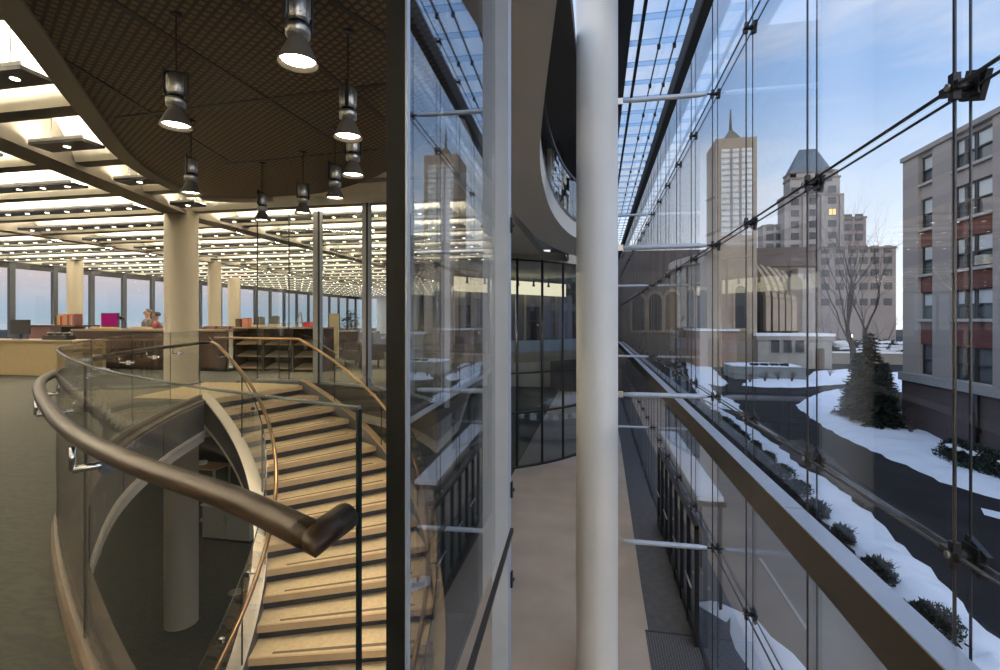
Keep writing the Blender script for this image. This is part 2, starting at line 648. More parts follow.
def light_panel(x0, x1, yc, near):
    L = x1 - x0
    t = empty('ceiling_light', 'slim dark light panel with a row of small downlights hung in a ceiling trough', 'ceiling light', 'hanging light panels in the ceiling troughs', (x0, yc, PZ))
    b = MB().box(0, L, -PW, PW, 0, .035, GUN)
    b.box(0, L, -PW, -PW + .012, .035, .07, ALUG).box(0, L, PW - .012, PW, .035, .07, ALUG)
    b.build('housing', None, t)
    MB().box(.05, L - .05, -PW + .03, PW - .03, .04, .05, UPL).build('uplight_lens', None, t)
    nd = int(L / .46)
    for wx in [L * .2, L * .8]:
        MB().tube([(wx, 0, .05), (wx, 0, .55)], .006, 6, GUN).build('suspension_rod', None, t)
    if near:
        for i in range(nd):
            x = (i + .5) * L / nd
            MB().lathe([(0.001, -.004), (.034, -.004), (.038, .002)], 12, (x, 0, 0), DOTS).build('downlight', None, t)
    else:
        d = MB()
        for i in range(nd):
            x = (i + .5) * L / nd
            d.box(x - .033, x + .033, -.03, .03, -.005, .001, DOTS)
        tag(d.build('downlights', None, t), kind='stuff')
    return t


for k in range(len(YB) - 1):
    yc = YB[k] + BAY / 2
    if yc > 40:
        continue
    near = 3.5 < yc < 12
    light_panel(XW + .5, -14.4, yc, False)
    gx = -5.2 + (yc + 1.2) * (-3.05 / 9.9) if yc < 8.7 else -8.25
    light_panel(-13.4, gx - .5, yc, near)
    x1 = ceil_x1(yc) - .4
    if yc > 0.8 and yc < 8.7:
        # only as far as the dark lens ceiling
        lens = {0: -4.4, 1: -4.4, 2: -4.4, 3: -4.4, 4: -4.95, 5: -5.6, 6: -6.2, 7: -6.7, 8: -6.8}
        x1 = min(x1, lens[int(yc)] - .42)
    if x1 - (gx + .3) > .5:
        light_panel(gx + .3, x1, yc, near)

# ------------------------------------------------------------------ dark lens shaped ceiling with its cream rim
LENS_A = [(-1.3, -1.2), (-2.3, .6), (-3.85, 2.75), (-4.93, 4.12), (-5.9, 5.4), (-6.46, 6.42), (-6.8, 7.55)]
LENS_B = [(-6.8, 7.55), (-6.34, 7.78), (-5.4, 7.85), (-4.41, 7.7), (-2.97, 6.8), (-1.7, 5.2), (-.95, 3.0), (-.75, .5), (-1.3, -1.2)]
la, lb = spline(LENS_A, 8), spline(LENS_B, 6)
lens = [(p.x, p.y) for p in la[:-1]] + [(p.x, p.y) for p in lb[:-1]]
lm = empty('lens_ceiling', 'dark perforated metal ceiling canopy in a pointed oval above the stair', 'ceiling canopy', None, (0, 0, 0))
MB().prism(lens, CEIL - .02, CEIL + .03, PERF, GUN).build('perforated_sheet', None, lm)
# joints between perforated sheets
for (p, q) in [((112, 0), (342, 146)), ((116, 118), (384, 84)), ((227, 164), (384, 149)), ((239, 0), (384, 119)), ((62, 58), (236, 166)), ((330, 0), (384, 34))]:
    p, q = at(*p, CEIL - .02), at(*q, CEIL - .02)
    MB().bar((p[0], p[1], CEIL - .022), (q[0], q[1], CEIL - .022), .045, .012, GUN).build('sheet_joint', None, lm)
RIMP = mat('rim_paint', (.36, .33, .27), .8)
rim = MB()
ri = [Vector((p.x, p.y)) for p in la]
rim.ribbon(ri, [(0.0, CEIL - .05), (0.20, CEIL - .05), (0.20, CEIL + .45), (0.0, CEIL + .05)], RIMP)
rim2 = [Vector((p.x, p.y)) for p in lb[:11]]
rim.ribbon(rim2, [(0.0, CEIL - .05), (0.24, CEIL - .05), (0.24, CEIL + .4), (0.0, CEIL + .05)], RIMP)
struct(rim.build('ceiling_rim'), 'cream curved rim round the dark oval ceiling')


# ------------------------------------------------------------------ pendant spot lamps
def pendant(vb, u, label):
    D = 1.38 * F_PX / (HZ - vb)
    p = wD(u, vb, D)
    t = empty('pendant_lamp', label, 'pendant lamp', 'spot lamps hung under the dark oval ceiling', (p.x, p.y, 0))
    return t, p


def pendant_parts(t, z0):
    z = 0.0
    k_ = .89
    t.location.z = z0
    t.scale = (k_, k_, k_)
    hc = (CEIL - .02 - z0) / k_
    MB().tube([(0, 0, z + .43), (0, 0, hc)], .006, 6, BLACK).build('suspension_cable', None, t)
    MB().lathe([(0.001, hc), (.05, hc), (.05, hc - .013), (0.001, hc - .018)], 16, (0, 0, 0), GUN).build('ceiling_rose', None, t)
    h = MB()
    h.lathe([(.001, z + .415), (.062, z + .415), (.068, z + .405), (.068, z + .262), (.06, z + .25), (.001, z + .25)], 28, m=STEEL)
    for k in range(14):
        a = 2 * pi * k / 14
        h.obox((.0685 * cos(a), .0685 * sin(a), z + .34), (.004 * cos(a), .004 * sin(a), 0), (-.0015 * sin(a), .0015 * cos(a), 0), (0, 0, .06), STEEL)
    h.build('lamp_body', None, t)
    MB().lathe([(.001, z + .25), (.055, z + .25), (.055, z + .215), (.001, z + .215)], 24, m=BLACK).build('neck', None, t)
    MB().lathe([(.001, z + .222), (.072, z + .222), (.074, z + .21), (.072, z + .165), (.05, z + .15), (.001, z + .15)], 28, m=STEEL).build('collar', None, t)
    sh = MB().lathe([(.05, z + .155), (.062, z + .13), (.118, z + .012), (.121, z), (.114, z + .002), (.055, z + .13)], 32, m=SHADE)
    sh.build('shade', SHADE, t)
    MB().lathe([(.001, z + .034), (.08, z + .032), (.1, z + .028)], 24, m=LAMPW).build('lens', None, t)
    y = MB()
    y.bar((-.085, 0, z + .46), (-.085, 0, z + .24), .012, .03, GUN)
    y.bar((.085, 0, z + .43), (.085, 0, z + .2), .012, .03, GUN)
    y.bar((-.09, 0, z + .435), (.09, 0, z + .435), .03, .012, GUN)
    y.bar((-.085, 0, z + .25), (-.066, 0, z + .25), .02, .02, GUN)
    y.bar((.085, 0, z + .25), (.066, 0, z + .25), .02, .02, GUN)
    y.build('yoke', None, t)


SHADE = mat('lamp_shade_grey', (.20, .18, .16), .45, .3)
PEND = [(64, 298, 'large spot lamp cut by the upper frame edge, biggest of the hung lamps'),
        (127, 176, 'spot lamp hung in front of the big cream column, large and alone'),
        (138, 348, 'spot lamp beside the black post, upper one of two close lamps'),
        (176, 353, 'spot lamp just under another beside the black post'),
        (194, 191, 'spot lamp whose cone overlaps the round cream column head'),
        (199, 335, 'small spot lamp hanging in front of the glass partition post gap'),
        (214, 303, 'small spot lamp hanging beside the pale partition mullion'),
        (221, 262, 'smallest and lowest spot lamp, at the free edge of the glass partition')]
proto = None
for vb, u, lab in PEND:
    t, p = pendant(vb, u, lab)
    pendant_parts(t, EYE + 1.38)
    t.rotation_euler = (0, 0, random.uniform(0, 3))
    ld = bpy.data.lights.new('spot', 'SPOT')
    ld.energy = 85
    ld.color = (1, .82, .58)
    ld.spot_size = R(75)
    ld.spot_blend = .6
    ld.shadow_soft_size = .05
    lo = bpy.data.objects.new('spot_light', ld)
    COL.objects.link(lo)
    lo.location = (p.x, p.y, EYE + 1.38 - .01)

# ------------------------------------------------------------------ columns
def column(x, y, r, z0, z1, m, name, label):
    c = MB()
    c.lathe([(r, z0), (r, z1)], 64, (x, y, 0), m)
    c.lathe([(.001, z1), (r, z1)], 64, (x, y, 0), m)
    return struct(c.build(name), label)


column(0.0, 8.7, .35, LOWZ, EYE + 6.15, COLW, 'column', 'thick round white column in the glazed passage')
column(0.0, 8.7 + 5 * MOD, .35, LOWZ, EYE + 6.15, COLW, 'column', 'round white column behind the first passage column')
column(-8.25, 8.7, .30, LOWZ, CEIL + .1, COLI, 'column', 'cream round column standing behind the balustrade and through the stair opening')
for u, D, w, lab in [(75, 18.2, 14, 'cream column in front of the far lake windows'), (214.5, 18.5, 13, 'second cream column toward the dark shelves'), (234, 25, 12, 'slim cream column farthest along the windows')]:
    p = wD(u, 300, D)
    column(p.x, p.y, w * D / 1080, 0, CEIL + .1, COLI, 'column', lab)

# ------------------------------------------------------------------ far lake window wall
YM = [16.3 + BAY * k for k in range(-15, 20)]
wall = MB().box(XW - .25, XW, -7, 46, LOWZ, .02, GUN)
struct(wall.build('wall_lake_sill'), 'dark sill under the lake windows')
struct(MB().box(XW - .25, XW - .02, -7, 46, CEIL + .0, CEIL + .9, ALUG).build('wall_lake_head'), 'head band above the lake windows')
nw = 0
for k, y in enumerate(YM):
    if 4 < y < 44:
        nw += 1
        w = empty('window_%d' % nw, 'tall lake window between dark mullions', None, 'lake windows along the far side', kind='structure')
        MB().box(XW - .15, XW - .02, y - .09, y + .09, .02, CEIL, mat('lake_mullion', (.04, .047, .06), .5, .2)).build('mullion', None, w)
        MB().box(XW - .10, XW - .09, y + .09, y + BAY - .09, .02, CEIL - .2, G_WIN).build('pane', None, w)
        MB().box(XW - .12, XW - .04, y + .09, y + BAY - .09, CEIL - .24, CEIL, GUN).build('blind_box', None, w)
struct(MB().box(XW - .3, XW, -7, 4.0, .02, CEIL, GUN).build('wall_left'), None)
# walls out of sight that close the floor
struct(MB().box(XW, 2.0, -7.6, -7.3, LOWZ, CEIL + .9, CREAM).build('wall_back'), None)
struct(MB().box(XW, -3, 46, 46.3, LOWZ, CEIL + .9, CREAM).build('wall_far'), None)

# ------------------------------------------------------------------ stair
st = empty('staircase', 'curved open staircase with pale treads descending from the carpeted floor', 'staircase', None, (0, 0, 0))
NST = 27


def sector(r0, r1, a0, a1, z0, z1, m, n=4, mbx=None, ms=None):
    q = mbx or MB()
    poly = [sp(r0, a0 + (a1 - a0) * i / n) for i in range(n + 1)] + [sp(r1, a1 + (a0 - a1) * i / n) for i in range(n + 1)]
    q.prism([(p.x, p.y) for p in poly], z0, z1, m, ms)
    return q


# top landing
sector(RI - .1, RO, A0 + 1, A0 + 24, -.07, .006, TREAD).build('landing', None, st)
for k in range(0, NST + 1):
    z = -k * RISE
    a = A0 - k * DA
    # front nosing is at a; the tread runs back to a + DA
    tr = sector(RI, RO - .03, a + .25, a + DA + 1.0, z - .05, z, TREAD, 3).build('tread', None, st)
    sector(RI, RO - .03, a - .15, a + .25, z - .075, z - .001, NOSE, 1).build('nosing', None, tr)
    sector(RI + .22, RO - .25, a + .75, a + 1.35, z - .002, z + .0015, GRIP, 1).build('grip_strip', None, tr)
    if k < NST:
        sector(RI, RO - .03, a + .9, a + 1.1, z - RISE, z - .05, RISER, 1).build('riser', None, st)
# stringers
def helix(r, dz, a_hi, a_lo, n=80):
    out = []
    for i in range(n + 1):
        a = a_hi + (a_lo - a_hi) * i / n
        k = (A0 - a) / DA
        z = -max(0.0, k) * RISE + dz
        p = sp(r, a)
        out.append((p.x, p.y, z))
    return out


ALO = A0 - NST * DA
MB().ribbon(helix(RI - .05, 0, A0 + 1, ALO), [(0.05, -.36), (-.05, -.36), (-.05, .09), (.05, .09)], FASC).build('stringer', None, st)
MB().ribbon(helix(RO + .02, 0, A0 + 1, ALO), [(0.05, -.36), (-.05, -.36), (-.05, .09), (.05, .09)], FASC).build('stringer', None, st)
# bright metal cappings on the stringers
s1 = MB().ribbon(helix(RI - .055, 0, A0 + 1, ALO), [(-.10, .08), (.06, .08), (.06, .105), (-.10, .105)], CAPM)
s1.ribbon(helix(RI - .055, 0, A0 + 1, ALO), [(-.06, -.39), (.055, -.39), (.055, -.355), (-.06, -.355)], CAPM)
s1.build('stringer_capping', None, st)
s2 = MB().ribbon(helix(RO + .025, 0, A0 + 1, ALO), [(-.055, .08), (.06, .08), (.06, .1), (-.055, .1)], NOSE)
s2.build('stringer_capping', None, st)
# glass guards on both sides, pane by pane
def guard_panes(r, a_hi, a_lo, step, ztop, zbot, parent, side):
    a = a_hi
    while a - .1 > a_lo:
        b = max(a_lo, a - step)
        h = [helix(r, 0, a - .12, b + .12, 6)]
        pn = MB().ribbon(h[0], [(-.007, zbot), (.007, zbot), (.007, ztop), (-.007, ztop)], G_GRD)
        o = pn.build('guard_pane', None, parent)
        e = MB().ribbon(helix(r, 0, a - .12, b + .12, 6), [(-.007, ztop), (.007, ztop), (.007, ztop + .003), (-.007, ztop + .003)], EDGE)
        p = sp(r, b + .05)
        zz = -max(0, (A0 - b) / DA) * RISE
        e.obox((p.x, p.y, zz + (ztop + zbot) / 2), (.006, 0, 0), (0, .006, 0), (0, 0, (ztop - zbot) / 2), EDGE)
        e.build('pane_edge', None, o)
        a = b


guard_panes(RI - .01, A0, ALO, 15.5, 1.0, .1, st, 1)
guard_panes(RO + .005, A0 + 22, ALO, 15.5, 1.0, .1, st, -1)


def handrail(pts, r, parent, m=BRASS):
    return MB().tube(pts, r, 12, m).build('handrail', None, parent)


# inner (left) rail starts where the balustrade rail meets it
lr = helix(RI + .10, .9, A0 + 2, ALO, 90)
handrail(lr, .024, st)
rr = [(-7.75, 9.0, .9), (-7.2, 9.0, .9)] + helix(RO - .1, .9, A0 + 12, ALO, 90)
handrail(rr, .024, st)
for rad, sgn, rg in ((RI - .01, 1, RI + .10), (RO + .005, -1, RO - .1)):
    a = A0 - 4
    while a > ALO:
        k = (A0 - a) / DA
        z = -k * RISE + .86
        p, q = sp(rad, a), sp(rg, a)
        b = MB().tube([(p.x, p.y, z - .02), (q.x, q.y, z - .02), (q.x, q.y, z + .02)], .008, 6, CHROME)
        b.obox((p.x, p.y, z - .02), (.02, 0, 0), (0, .02, 0), (0, 0, .02), CHROME)
        b.build('rail_bracket', None, st)
        a -= 9.2

# ------------------------------------------------------------------ balustrade round the opening
bl = empty('glass_balustrade', 'curved frameless glass balustrade with bronze handrail round the stair opening', 'balustrade', None, (0, 0, 0))
MB().ribbon(GL, [(0.024, .0), (0.024, .075), (0.012, .10), (-.03, .10), (-.05, .075), (-.05, 0)], CURB).build('oak_curb', None, bl)
MB().ribbon(GL, [(-.05, .0), (-.05, .04), (-.11, .03), (-.11, 0)], CURB).build('inner_ledge', None, bl)
cuts = [0, 11, 22, 33, 43, 52, 60]
for i in range(len(cuts) - 1):
    seg = GL[cuts[i]:cuts[i + 1] + 1]
    # leave a fine joint
    s0 = seg[0].lerp(seg[1], .03)
    s1_ = seg[-1].lerp(seg[-2], .03)
    seg = [s0] + seg[1:-1] + [s1_]
    pn = MB().ribbon(seg, [(.004, .10), (.004, 1.09), (-.004, 1.09), (-.004, .10)], G_GRD).build('glass_pane', None, bl)
    e = MB()
    e.ribbon(seg, [(.005, 1.09), (.005, 1.095), (-.005, 1.095), (-.005, 1.09)], mat('polished_glass_edge', (.22, .24, .22), .15, .5))
    e.build('top_edge', None, pn)
    d = MB()
    pp = seg[-1]
    d.obox((pp.x, pp.y, .595), (.003, 0, 0), (0, .003, 0), (0, 0, .495), EDGE)
    if i == 0:
        pp = seg[0]
        t = (seg[1] - seg[0]).normalized()
        nn = Vector((-t.y, t.x))
        d.obox((pp.x, pp.y, .595), (t.x * .003, t.y * .003, 0), (nn.x * .0045, nn.y * .0045, 0), (0, 0, .495), EDGE)
    d.build('pane_edge', None, pn)
RAIL = offs(GL, .072)
rp = [(p.x, p.y, .9) for p in RAIL[1:]]
near = [p for p in rp if p[0] < -.62]
rail = spline([(-.445, .735, .9)] + near[::3] + [near[-1], tuple(sp(RI + .02, A0 + 3.2)) + (.9,), tuple(sp(RI + .10, A0 + 1.5)) + (.9,)], 5)
MB().mtube([(-.445, .735, .9)] + rail[1:], .025, 20, BRONZE).build('handrail', BRONZE, bl)
MB().mtube([(-.442, .825, .9), (-.445, .735, .9)] + [Vector(rail[1])], .025, 20, BRONZE).build('rail_return', BRONZE, bl)
L = resample([(p.x, p.y) for p in GL], 200)
for i in (28, 58, 78, 93, 106, 120, 140, 160, 180):
    p = L[i]
    t = (L[i + 1] - L[i - 1]).normalized()
    n = Vector((-t.y, t.x))
    a = p - n * .05
    b = p + n * .085
    br = MB().tube([(a.x, a.y, .80), (b.x, b.y, .80)], .012, 10, CHROME)
    br.tube([(b.x, b.y, .80), (b.x, b.y, .87)], .009, 8, CHROME)
    br.obox((p.x, p.y, .8), (t.x * .022, t.y * .022, 0), (n.x * .02, n.y * .02, 0), (0, 0, .022), CHROME)
    br.build('rail_bracket', None, bl)

# ------------------------------------------------------------------ curved glass partition beyond the stair
RP = 5.75
pt = empty('glass_partition', 'tall curved glass partition with pale mullions behind the stair', 'glass partition', None, (0, 0, 0))
angs = [77.2, 63.6, 50.0, 36.4]
for i, a in enumerate(angs):
    p = sp(RP, a)
    rd = Vector((cos(R(a)), sin(R(a))))
    tn = Vector((-rd.y, rd.x))
    m = MB().obox((p.x, p.y, CEIL / 2), (tn.x * .09, tn.y * .09, 0), (rd.x * .04, rd.y * .04, 0), (0, 0, CEIL / 2), ALUG)
    q = p - rd * .05
    m.obox((q.x + tn.x * -.075, q.y + tn.y * -.075, CEIL / 2), (tn.x * .012, tn.y * .012, 0), (rd.x * .02, rd.y * .02, 0), (0, 0, CEIL / 2), GUN)
    m.build('mullion', None, pt)
allp = [92.0, 84.5] + angs
for i in range(len(allp) - 1):
    a, b = allp[i], allp[i + 1]
    path = [sp(RP, a + (b - a) * k / 6) for k in range(7)]
    o = MB().ribbon(path, [(.007, .02), (.007, CEIL), (-.007, CEIL), (-.007, .02)], G_PAR).build('glass_pane', None, pt)
    if i < 2:
        p = path[0]
        MB().box(p.x - .008, p.x + .008, p.y - .008, p.y + .008, .02, CEIL, EDGE).build('pane_edge', None, o)
    MB().ribbon(path, [(.02, .0), (.02, .04), (-.02, .04), (-.02, 0)], ALUG).build('floor_channel', None, pt)

# ------------------------------------------------------------------ inner glass screen beside the camera
sc_ = empty('glass_screen', 'tall clear glass screen with a black end post reflecting the outer glass wall', 'glass screen', None, (0, 0, 0))
MB().box(XI - .060, XI - .003, 1.36, 1.385, -1.6, EYE + 6, mat('matt_black_post', (.003, .003, .003), .7, spec=.2)).build('end_post', None, sc_)
MB().box(XI - .004, XI + .004, 1.362, 1.384, -1.6, EYE + 6, mat('pale_post_edge', (.55, .62, .70), .3, .5)).build('edge_trim', None, sc_)
YS1 = 2.80
MB().ribbon([(XI - .004, 1.386), (XI - .004 - .0232 * (YS1 - 1.386), YS1)], [(-.006, -.14), (.006, -.14), (.006, EYE + 6), (-.006, EYE + 6)], G_INN).build('glass_pane', G_INN, sc_)
a, b = wD(470, 670, 1.43), wD(512, 530, 2.37)
a = a + (a - b) * .06
MB().bar(a, b, .015, .02, DARKST).build('base_rail', DARKST, sc_)
struct(MB().box(-.590, -.497, 2.805, 2.905, LOWZ, EYE + 6, ALU).build('trim_post'), 'tall pale square steel post at the end of the glass screen')
for v in (225, 490, 580):
    z = wD(512, v, 2.92).z
    c = MB().box(-.496, -.484, 2.875, 2.903, z - .045, z + .045, BLACK)
    c.tube([(-.498, 2.888, z), (-.474, 2.888, z)], .01, 10, GUN)
    c.build('clamp', None, sc_)

# ------------------------------------------------------------------ round column struts
def strut(row, y, label):
    z = ROWS[row]
    t = empty('strut', label, 'strut', 'steel struts from the columns to the glass wall', (0, y, z))
    b = MB()
    b.tube([(.43, 0, 0), (.6, 0, 0), (XG - .28, 0, 0), (XG - .14, 0, 0)], [.03, .042, .042, .025], 14, ALU)
    b.build('tube', None, t)
    MB().obox((.39, 0, 0), (.045, 0, 0), (0, .018, 0), (0, 0, .05), STEEL).build('end_bracket', None, t)
    MB().tube([(XG - .14, 0, 0), (XG - .075, 0, 0)], .016, 8, GUN).build('pin', None, t)


names = {1: 'low', 2: 'lower middle', 3: 'upper middle', 4: 'upper'}
where = {0: 'first white column, nearest the viewer', 5: 'second white column'}
for dk, wlab in where.items():
    for row in (1, 2, 3, 4):
        if dk == 10 and row in (1, 2):
            continue
        strut(row, 8.7 + dk * MOD, '%s pale steel strut at the %s' % (names[row], wlab))

# ------------------------------------------------------------------ outer cable-held glass wall
cw = empty('glass_curtain_wall', 'tall cable-held clear glass wall facing the snowy drive', 'glass wall', None, (0, 0, 0))
NM = 24
KM = -2
YL = [Y0M + MOD * k for k in range(KM, NM)]
for j in range(5):
    z0, z1 = ROWS[j], ROWS[j + 1]
    for i in range(len(YL) - 1):
        if i > 15:
            break
        MB().box(XG - .006, XG + .006, YL[i] + .008, YL[i + 1] - .008, z0 + .008, z1 - .008, G_FAC).build('glass_pane', G_FAC, cw)
    MB().box(XG - .006, XG + .006, YL[16] + .008, YL[-1], z0 + .008, z1 - .008, G_FAC).build('glass_pane', G_FAC, cw)


def fitting_mesh():
    f = MB()
    f.tube([(-.075, 0, 0), (.06, 0, 0)], .028, 12, GUN)
    f.obox((.045, 0, 0), (.014, 0, 0), (0, .075, .03), (0, -.03, .07), GUN)
    f.obox((-.05, .02, .0), (.018, 0, 0), (0, .075, 0), (0, 0, .022), GUN)
    f.obox((-.05, 0, .0), (.018, 0, 0), (0, .022, 0), (0, 0, .07), GUN)
    f.obox((.03, 0, .0), (.012, 0, 0), (0, .06, 0), (0, 0, .06), GUN)
    f.tube([(-.09, 0, 0), (-.075, 0, 0)], .02, 8, STEEL)
    return f


fp = None
far = MB()
for i, y in enumerate(YL):
    for j in (1, 2, 3, 4, 5):
        z = ROWS[j] - (.09 if j == 5 else 0)
        if i < 18:
            if fp is None:
                fp = fitting_mesh().build('cable_fitting', None, cw)
                fp.location = (XG, y, z)
            else:
                c = fp.copy()
                COL.objects.link(c)
                c.parent = cw
                c.location = (XG, y, z)
        else:
            far.box(XG - .07, XG + .05, y - .05, y + .05, z - .05, z + .05, GUN)
tag(far.build('cable_fittings', None, cw), kind='stuff')
CAB = mat('stainless_cable', (.11, .11, .12), .4, .7)
for y in YL[:18]:
    MB().tube([(XG - .05, y, ROWS[0]), (XG - .05, y, ROWS[-1])], .009, 8, CAB).build('vertical_cable', None, cw)
    MB().tube([(XG + .03, y + .01, ROWS[0]), (XG + .03, y + .01, ROWS[-1])], .007, 8, CAB).build('vertical_cable', None, cw)
fv = MB()
for y in YL[18:]:
    fv.tube([(XG - .05, y, ROWS[0]), (XG - .05, y, ROWS[-1])], .009, 5, CAB)
tag(fv.build('far_cables', None, cw), kind='stuff')
for j in (1, 2, 3, 4, 5):
    z = ROWS[j] - (.09 if j == 5 else 0)
    MB().tube([(XG - .05, YL[0], z), (XG - .05, YL[-1], z)], .011, 8, CAB).build('horizontal_cable', None, cw)
    MB().tube([(XG + .035, YL[0], z - .012), (XG + .035, YL[-1], z - .012)], .009, 8, CAB).build('horizontal_cable', None, cw)

# spandrel beams along the wall (joints every two modules)
def wallbeam(zt, zb, label):
    t = empty('spandrel_beam', label, None, None, (0, 0, 0), kind='structure')
    y = YL[0]
    cuts_ = [YL[0]] + [5.0 + 3.77 * k for k in range(0, 10)] + [YL[-1]]
    for a, b in zip(cuts_[:-1], cuts_[1:]):
        c = MB().box(1.68, XG - .06, a + .007, b - .007, zt - .012, zt, ALU)
        c.build('top_plate', ALU, t)
    b = MB().box(1.69, XG - .065, YL[0], YL[-1], zb, zt - .013, DARKST)
    b.box(1.683, 1.69, YL[0], YL[-1], zb + .03, zt - .013, mat('bronze_cladding', (.036, .030, .026), .55, .2))
    b.build('beam_body', None, t)
    return t


wallbeam(EYE - 1.71, EYE - 2.06, 'long dark beam with pale top plate along the glass wall below eye level')
wallbeam(EYE + 5.55, EYE + 5.16, 'long dark beam high on the glass wall')

FROST = bpy.data.materials.new('frosted_glass_bar')
FROST.use_nodes = True
_n = FROST.node_tree
_n.nodes.clear()
_o = _n.nodes.new('ShaderNodeOutputMaterial')
_a = _n.nodes.new('ShaderNodeBsdfTranslucent')
_a.inputs['Color'].default_value = (.62, .74, .85, 1)
_b = _n.nodes.new('ShaderNodeBsdfTransparent')
_b.inputs['Color'].default_value = (.75, .85, .95, 1)
_m = _n.nodes.new('ShaderNodeMixShader')
_m.inputs['Fac'].default_value = .5
_n.links.new(_a.outputs[0], _m.inputs[1])
_n.links.new(_b.outputs[0], _m.inputs[2])
_n.links.new(_m.outputs[0], _o.inputs['Surface'])
# glass roof over the passage
gr = empty('glass_roof', 'glass roof with pale cross bars over the passage', 'glass roof', None, (0, 0, 0))
ZR = EYE + 6.2
yy = 2.0
i = 0
while yy < 40:
    MB().box(.36, XG, yy, yy + .94, ZR, ZR + .012, G_WIN).build('glass_pane', G_WIN, gr) if i < 30 else None
    MB().box(.36, XG, yy - .11, yy + .11, ZR - .03, ZR - .005, FROST).build('cross_bar', None, gr)
    yy += .95
    i += 1
for x in (.92, 1.35, 1.68):
    r_ = .035 if x == .92 else .012
    MB().box(x - r_, x + r_, 1.0, 42, ZR - .1, ZR - .035, GUN).build('long_bar', None, gr)
    for k in range(12):
        if x == .92:
            continue
        MB().box(x - .035, x + .035, 4 + k * 1.9 - .035, 4 + k * 1.9 + .035, ZR - .14, ZR - .05, GUN).build('roof_fitting', None, gr)
MB().box(.36, .7, 1, 42, ZR - .12, ZR + .1, mat('dark_roof_edge', (.03, .035, .04), .5)).build('edge_beam', None, gr)

# ------------------------------------------------------------------ upper balcony ring and dark soffit
bal = [(-.55, 3.0), (-1.2, 6.2), (-1.62, 9.4), (-1.62, 11.5), (-1.52, 13.5), (-1.15, 15.6), (-.67, 17.2), (.1, 19.0)]
bi = [(-.2, 3.0), (-.72, 6.4), (-.88, 8.7), (-.88, 10.5), (-.75, 12.2), (-.53, 13.4), (.0, 15.0), (.5, 16.5)]
ba, bb = resample(spline(bal, 8), 40), resample(spline(bi, 8), 40)
poly = [(p.x, p.y) for p in ba] + [(p.x, p.y) for p in bb[::-1]]
struct(MB().prism(poly, CEIL - .0, CEIL + .45, mat('balcony_white', (.70, .69, .66), .5)).build('trim_balcony'), 'curved white edge of the balcony above')
gb = empty('balcony_balustrade', 'curved glass balustrade on the white balcony edge above', 'balustrade', None)
MB().ribbon(bb, [(.03, CEIL + .45), (.03, CEIL + 1.5), (.018, CEIL + 1.5), (.018, CEIL + .45)], G_WIN).build('glass_pane', None, gb)
MB().ribbon(bb, [(.05, CEIL + 1.5), (.05, CEIL + 1.56), (0, CEIL + 1.56), (0, CEIL + 1.5)], GUN).build('cap_rail', None, gb)
MB().ribbon(bb, [(.06, CEIL + .40), (.06, CEIL + .5), (0, CEIL + .5), (0, CEIL + .40)], GUN).build('base_shoe', None, gb)
sof = [(-5.5, -7.9), (-5.5, 26), (-1.9, 26), (-1.75, 16), (-1.2, 13.2), (-.5, 12.2), (.36, 11.8), (.355, 9.35), (-.36, 9.25), (-.36, 8.1), (-.40, 5.5), (-.2, 3.0), (-.1, 1.0), (XG - .1, .2), (XG - .1, -7.9)]
struct(MB().prism(sof, EYE + 4.6, EYE + 4.9, mat('dark_soffit', (.05, .042, .036), .6)).build('ceiling_soffit'), 'dark soffit of the storey above')

# upper gallery: glazed wall above the balcony and the roof slab it carries
ug = empty('upper_gallery_wall', 'dark glazed wall of the upper gallery seen above the white balcony edge', 'glazed wall', None)
for k in range(16):
    y = 12.7 + k * 1.9
    MB().box(-1.30, -1.22, y - .04, y + .04, CEIL + .46, EYE + 6.2, GUN).build('mullion', None, ug)
    if k < 15:
        for z0_, z1_ in ((CEIL + .46, 5.3), (5.36, 6.3), (6.36, EYE + 6.2)):
            MB().box(-1.29, -1.26, y + .04, y + 1.86, z0_, z1_, mat('gallery_pane', (.10, .11, .12), .04, spec=1.0)).build('glass_pane', None, ug)
struct(MB().box(-6, .355, 11.9, 43.5, EYE + 6.2, EYE + 6.5, mat('roof_slab', (.10, .09, .08), .7)).build('ceiling_roof_slab'), None)

# ------------------------------------------------------------------ glass drum room at the far end
DC, DR = Vector((-8.1, 27.2)), 8.3
dr = empty('glass_drum', 'curved two storey glass drum with dark mullions at the end of the passage', 'glass drum', None)


def dp(r, a):
    return Vector((DC.x + r * cos(R(a)), DC.y + r * sin(R(a))))


da = [-62.8 + 8.6 * k for k in range(0, 9)]
for i in range(len(da) - 1):
    path = [dp(DR, da[i] + (da[i + 1] - da[i]) * k / 4) for k in range(5)]
    MB().ribbon(path, [(.01, LOWZ + .05), (.01, EYE + 2.55), (-.01, EYE + 2.55), (-.01, LOWZ + .05)], G_DRM).build('glass_pane', None, dr)
for a in da:
    p = dp(DR, a)
    MB().tube([(p.x, p.y, LOWZ), (p.x, p.y, EYE + 2.6)], .055, 8, GUN).build('mullion', None, dr)
pth = [dp(DR, -62.8 + 68.8 * k / 40) for k in range(41)]
for z in (LOWZ, -2.6, -.95, EYE + 2.5):
    MB().ribbon(pth, [(.06, z), (.06, z + .07), (-.06, z + .07), (-.06, z)], GUN).build('transom', None, dr)
pthi = [dp(DR - .25, -62.8 + 68.8 * k / 40) for k in range(41)]
struct(MB().ribbon(pthi, [(.15, -.05), (.15, .42), (-.15, .42), (-.15, -.05)], mat('pale_slab_edge', (.62, .62, .64), .5)).build('trim_slab_edge'), 'pale slab edge inside the glass drum')
struct(MB().ribbon(pthi, [(.15, -.5), (.15, -.051), (-.15, -.051), (-.15, -.5)], mat('warm_band', (.55, .42, .28), .5)).build('trim_band'), 'warm wood band below the slab edge in the drum')
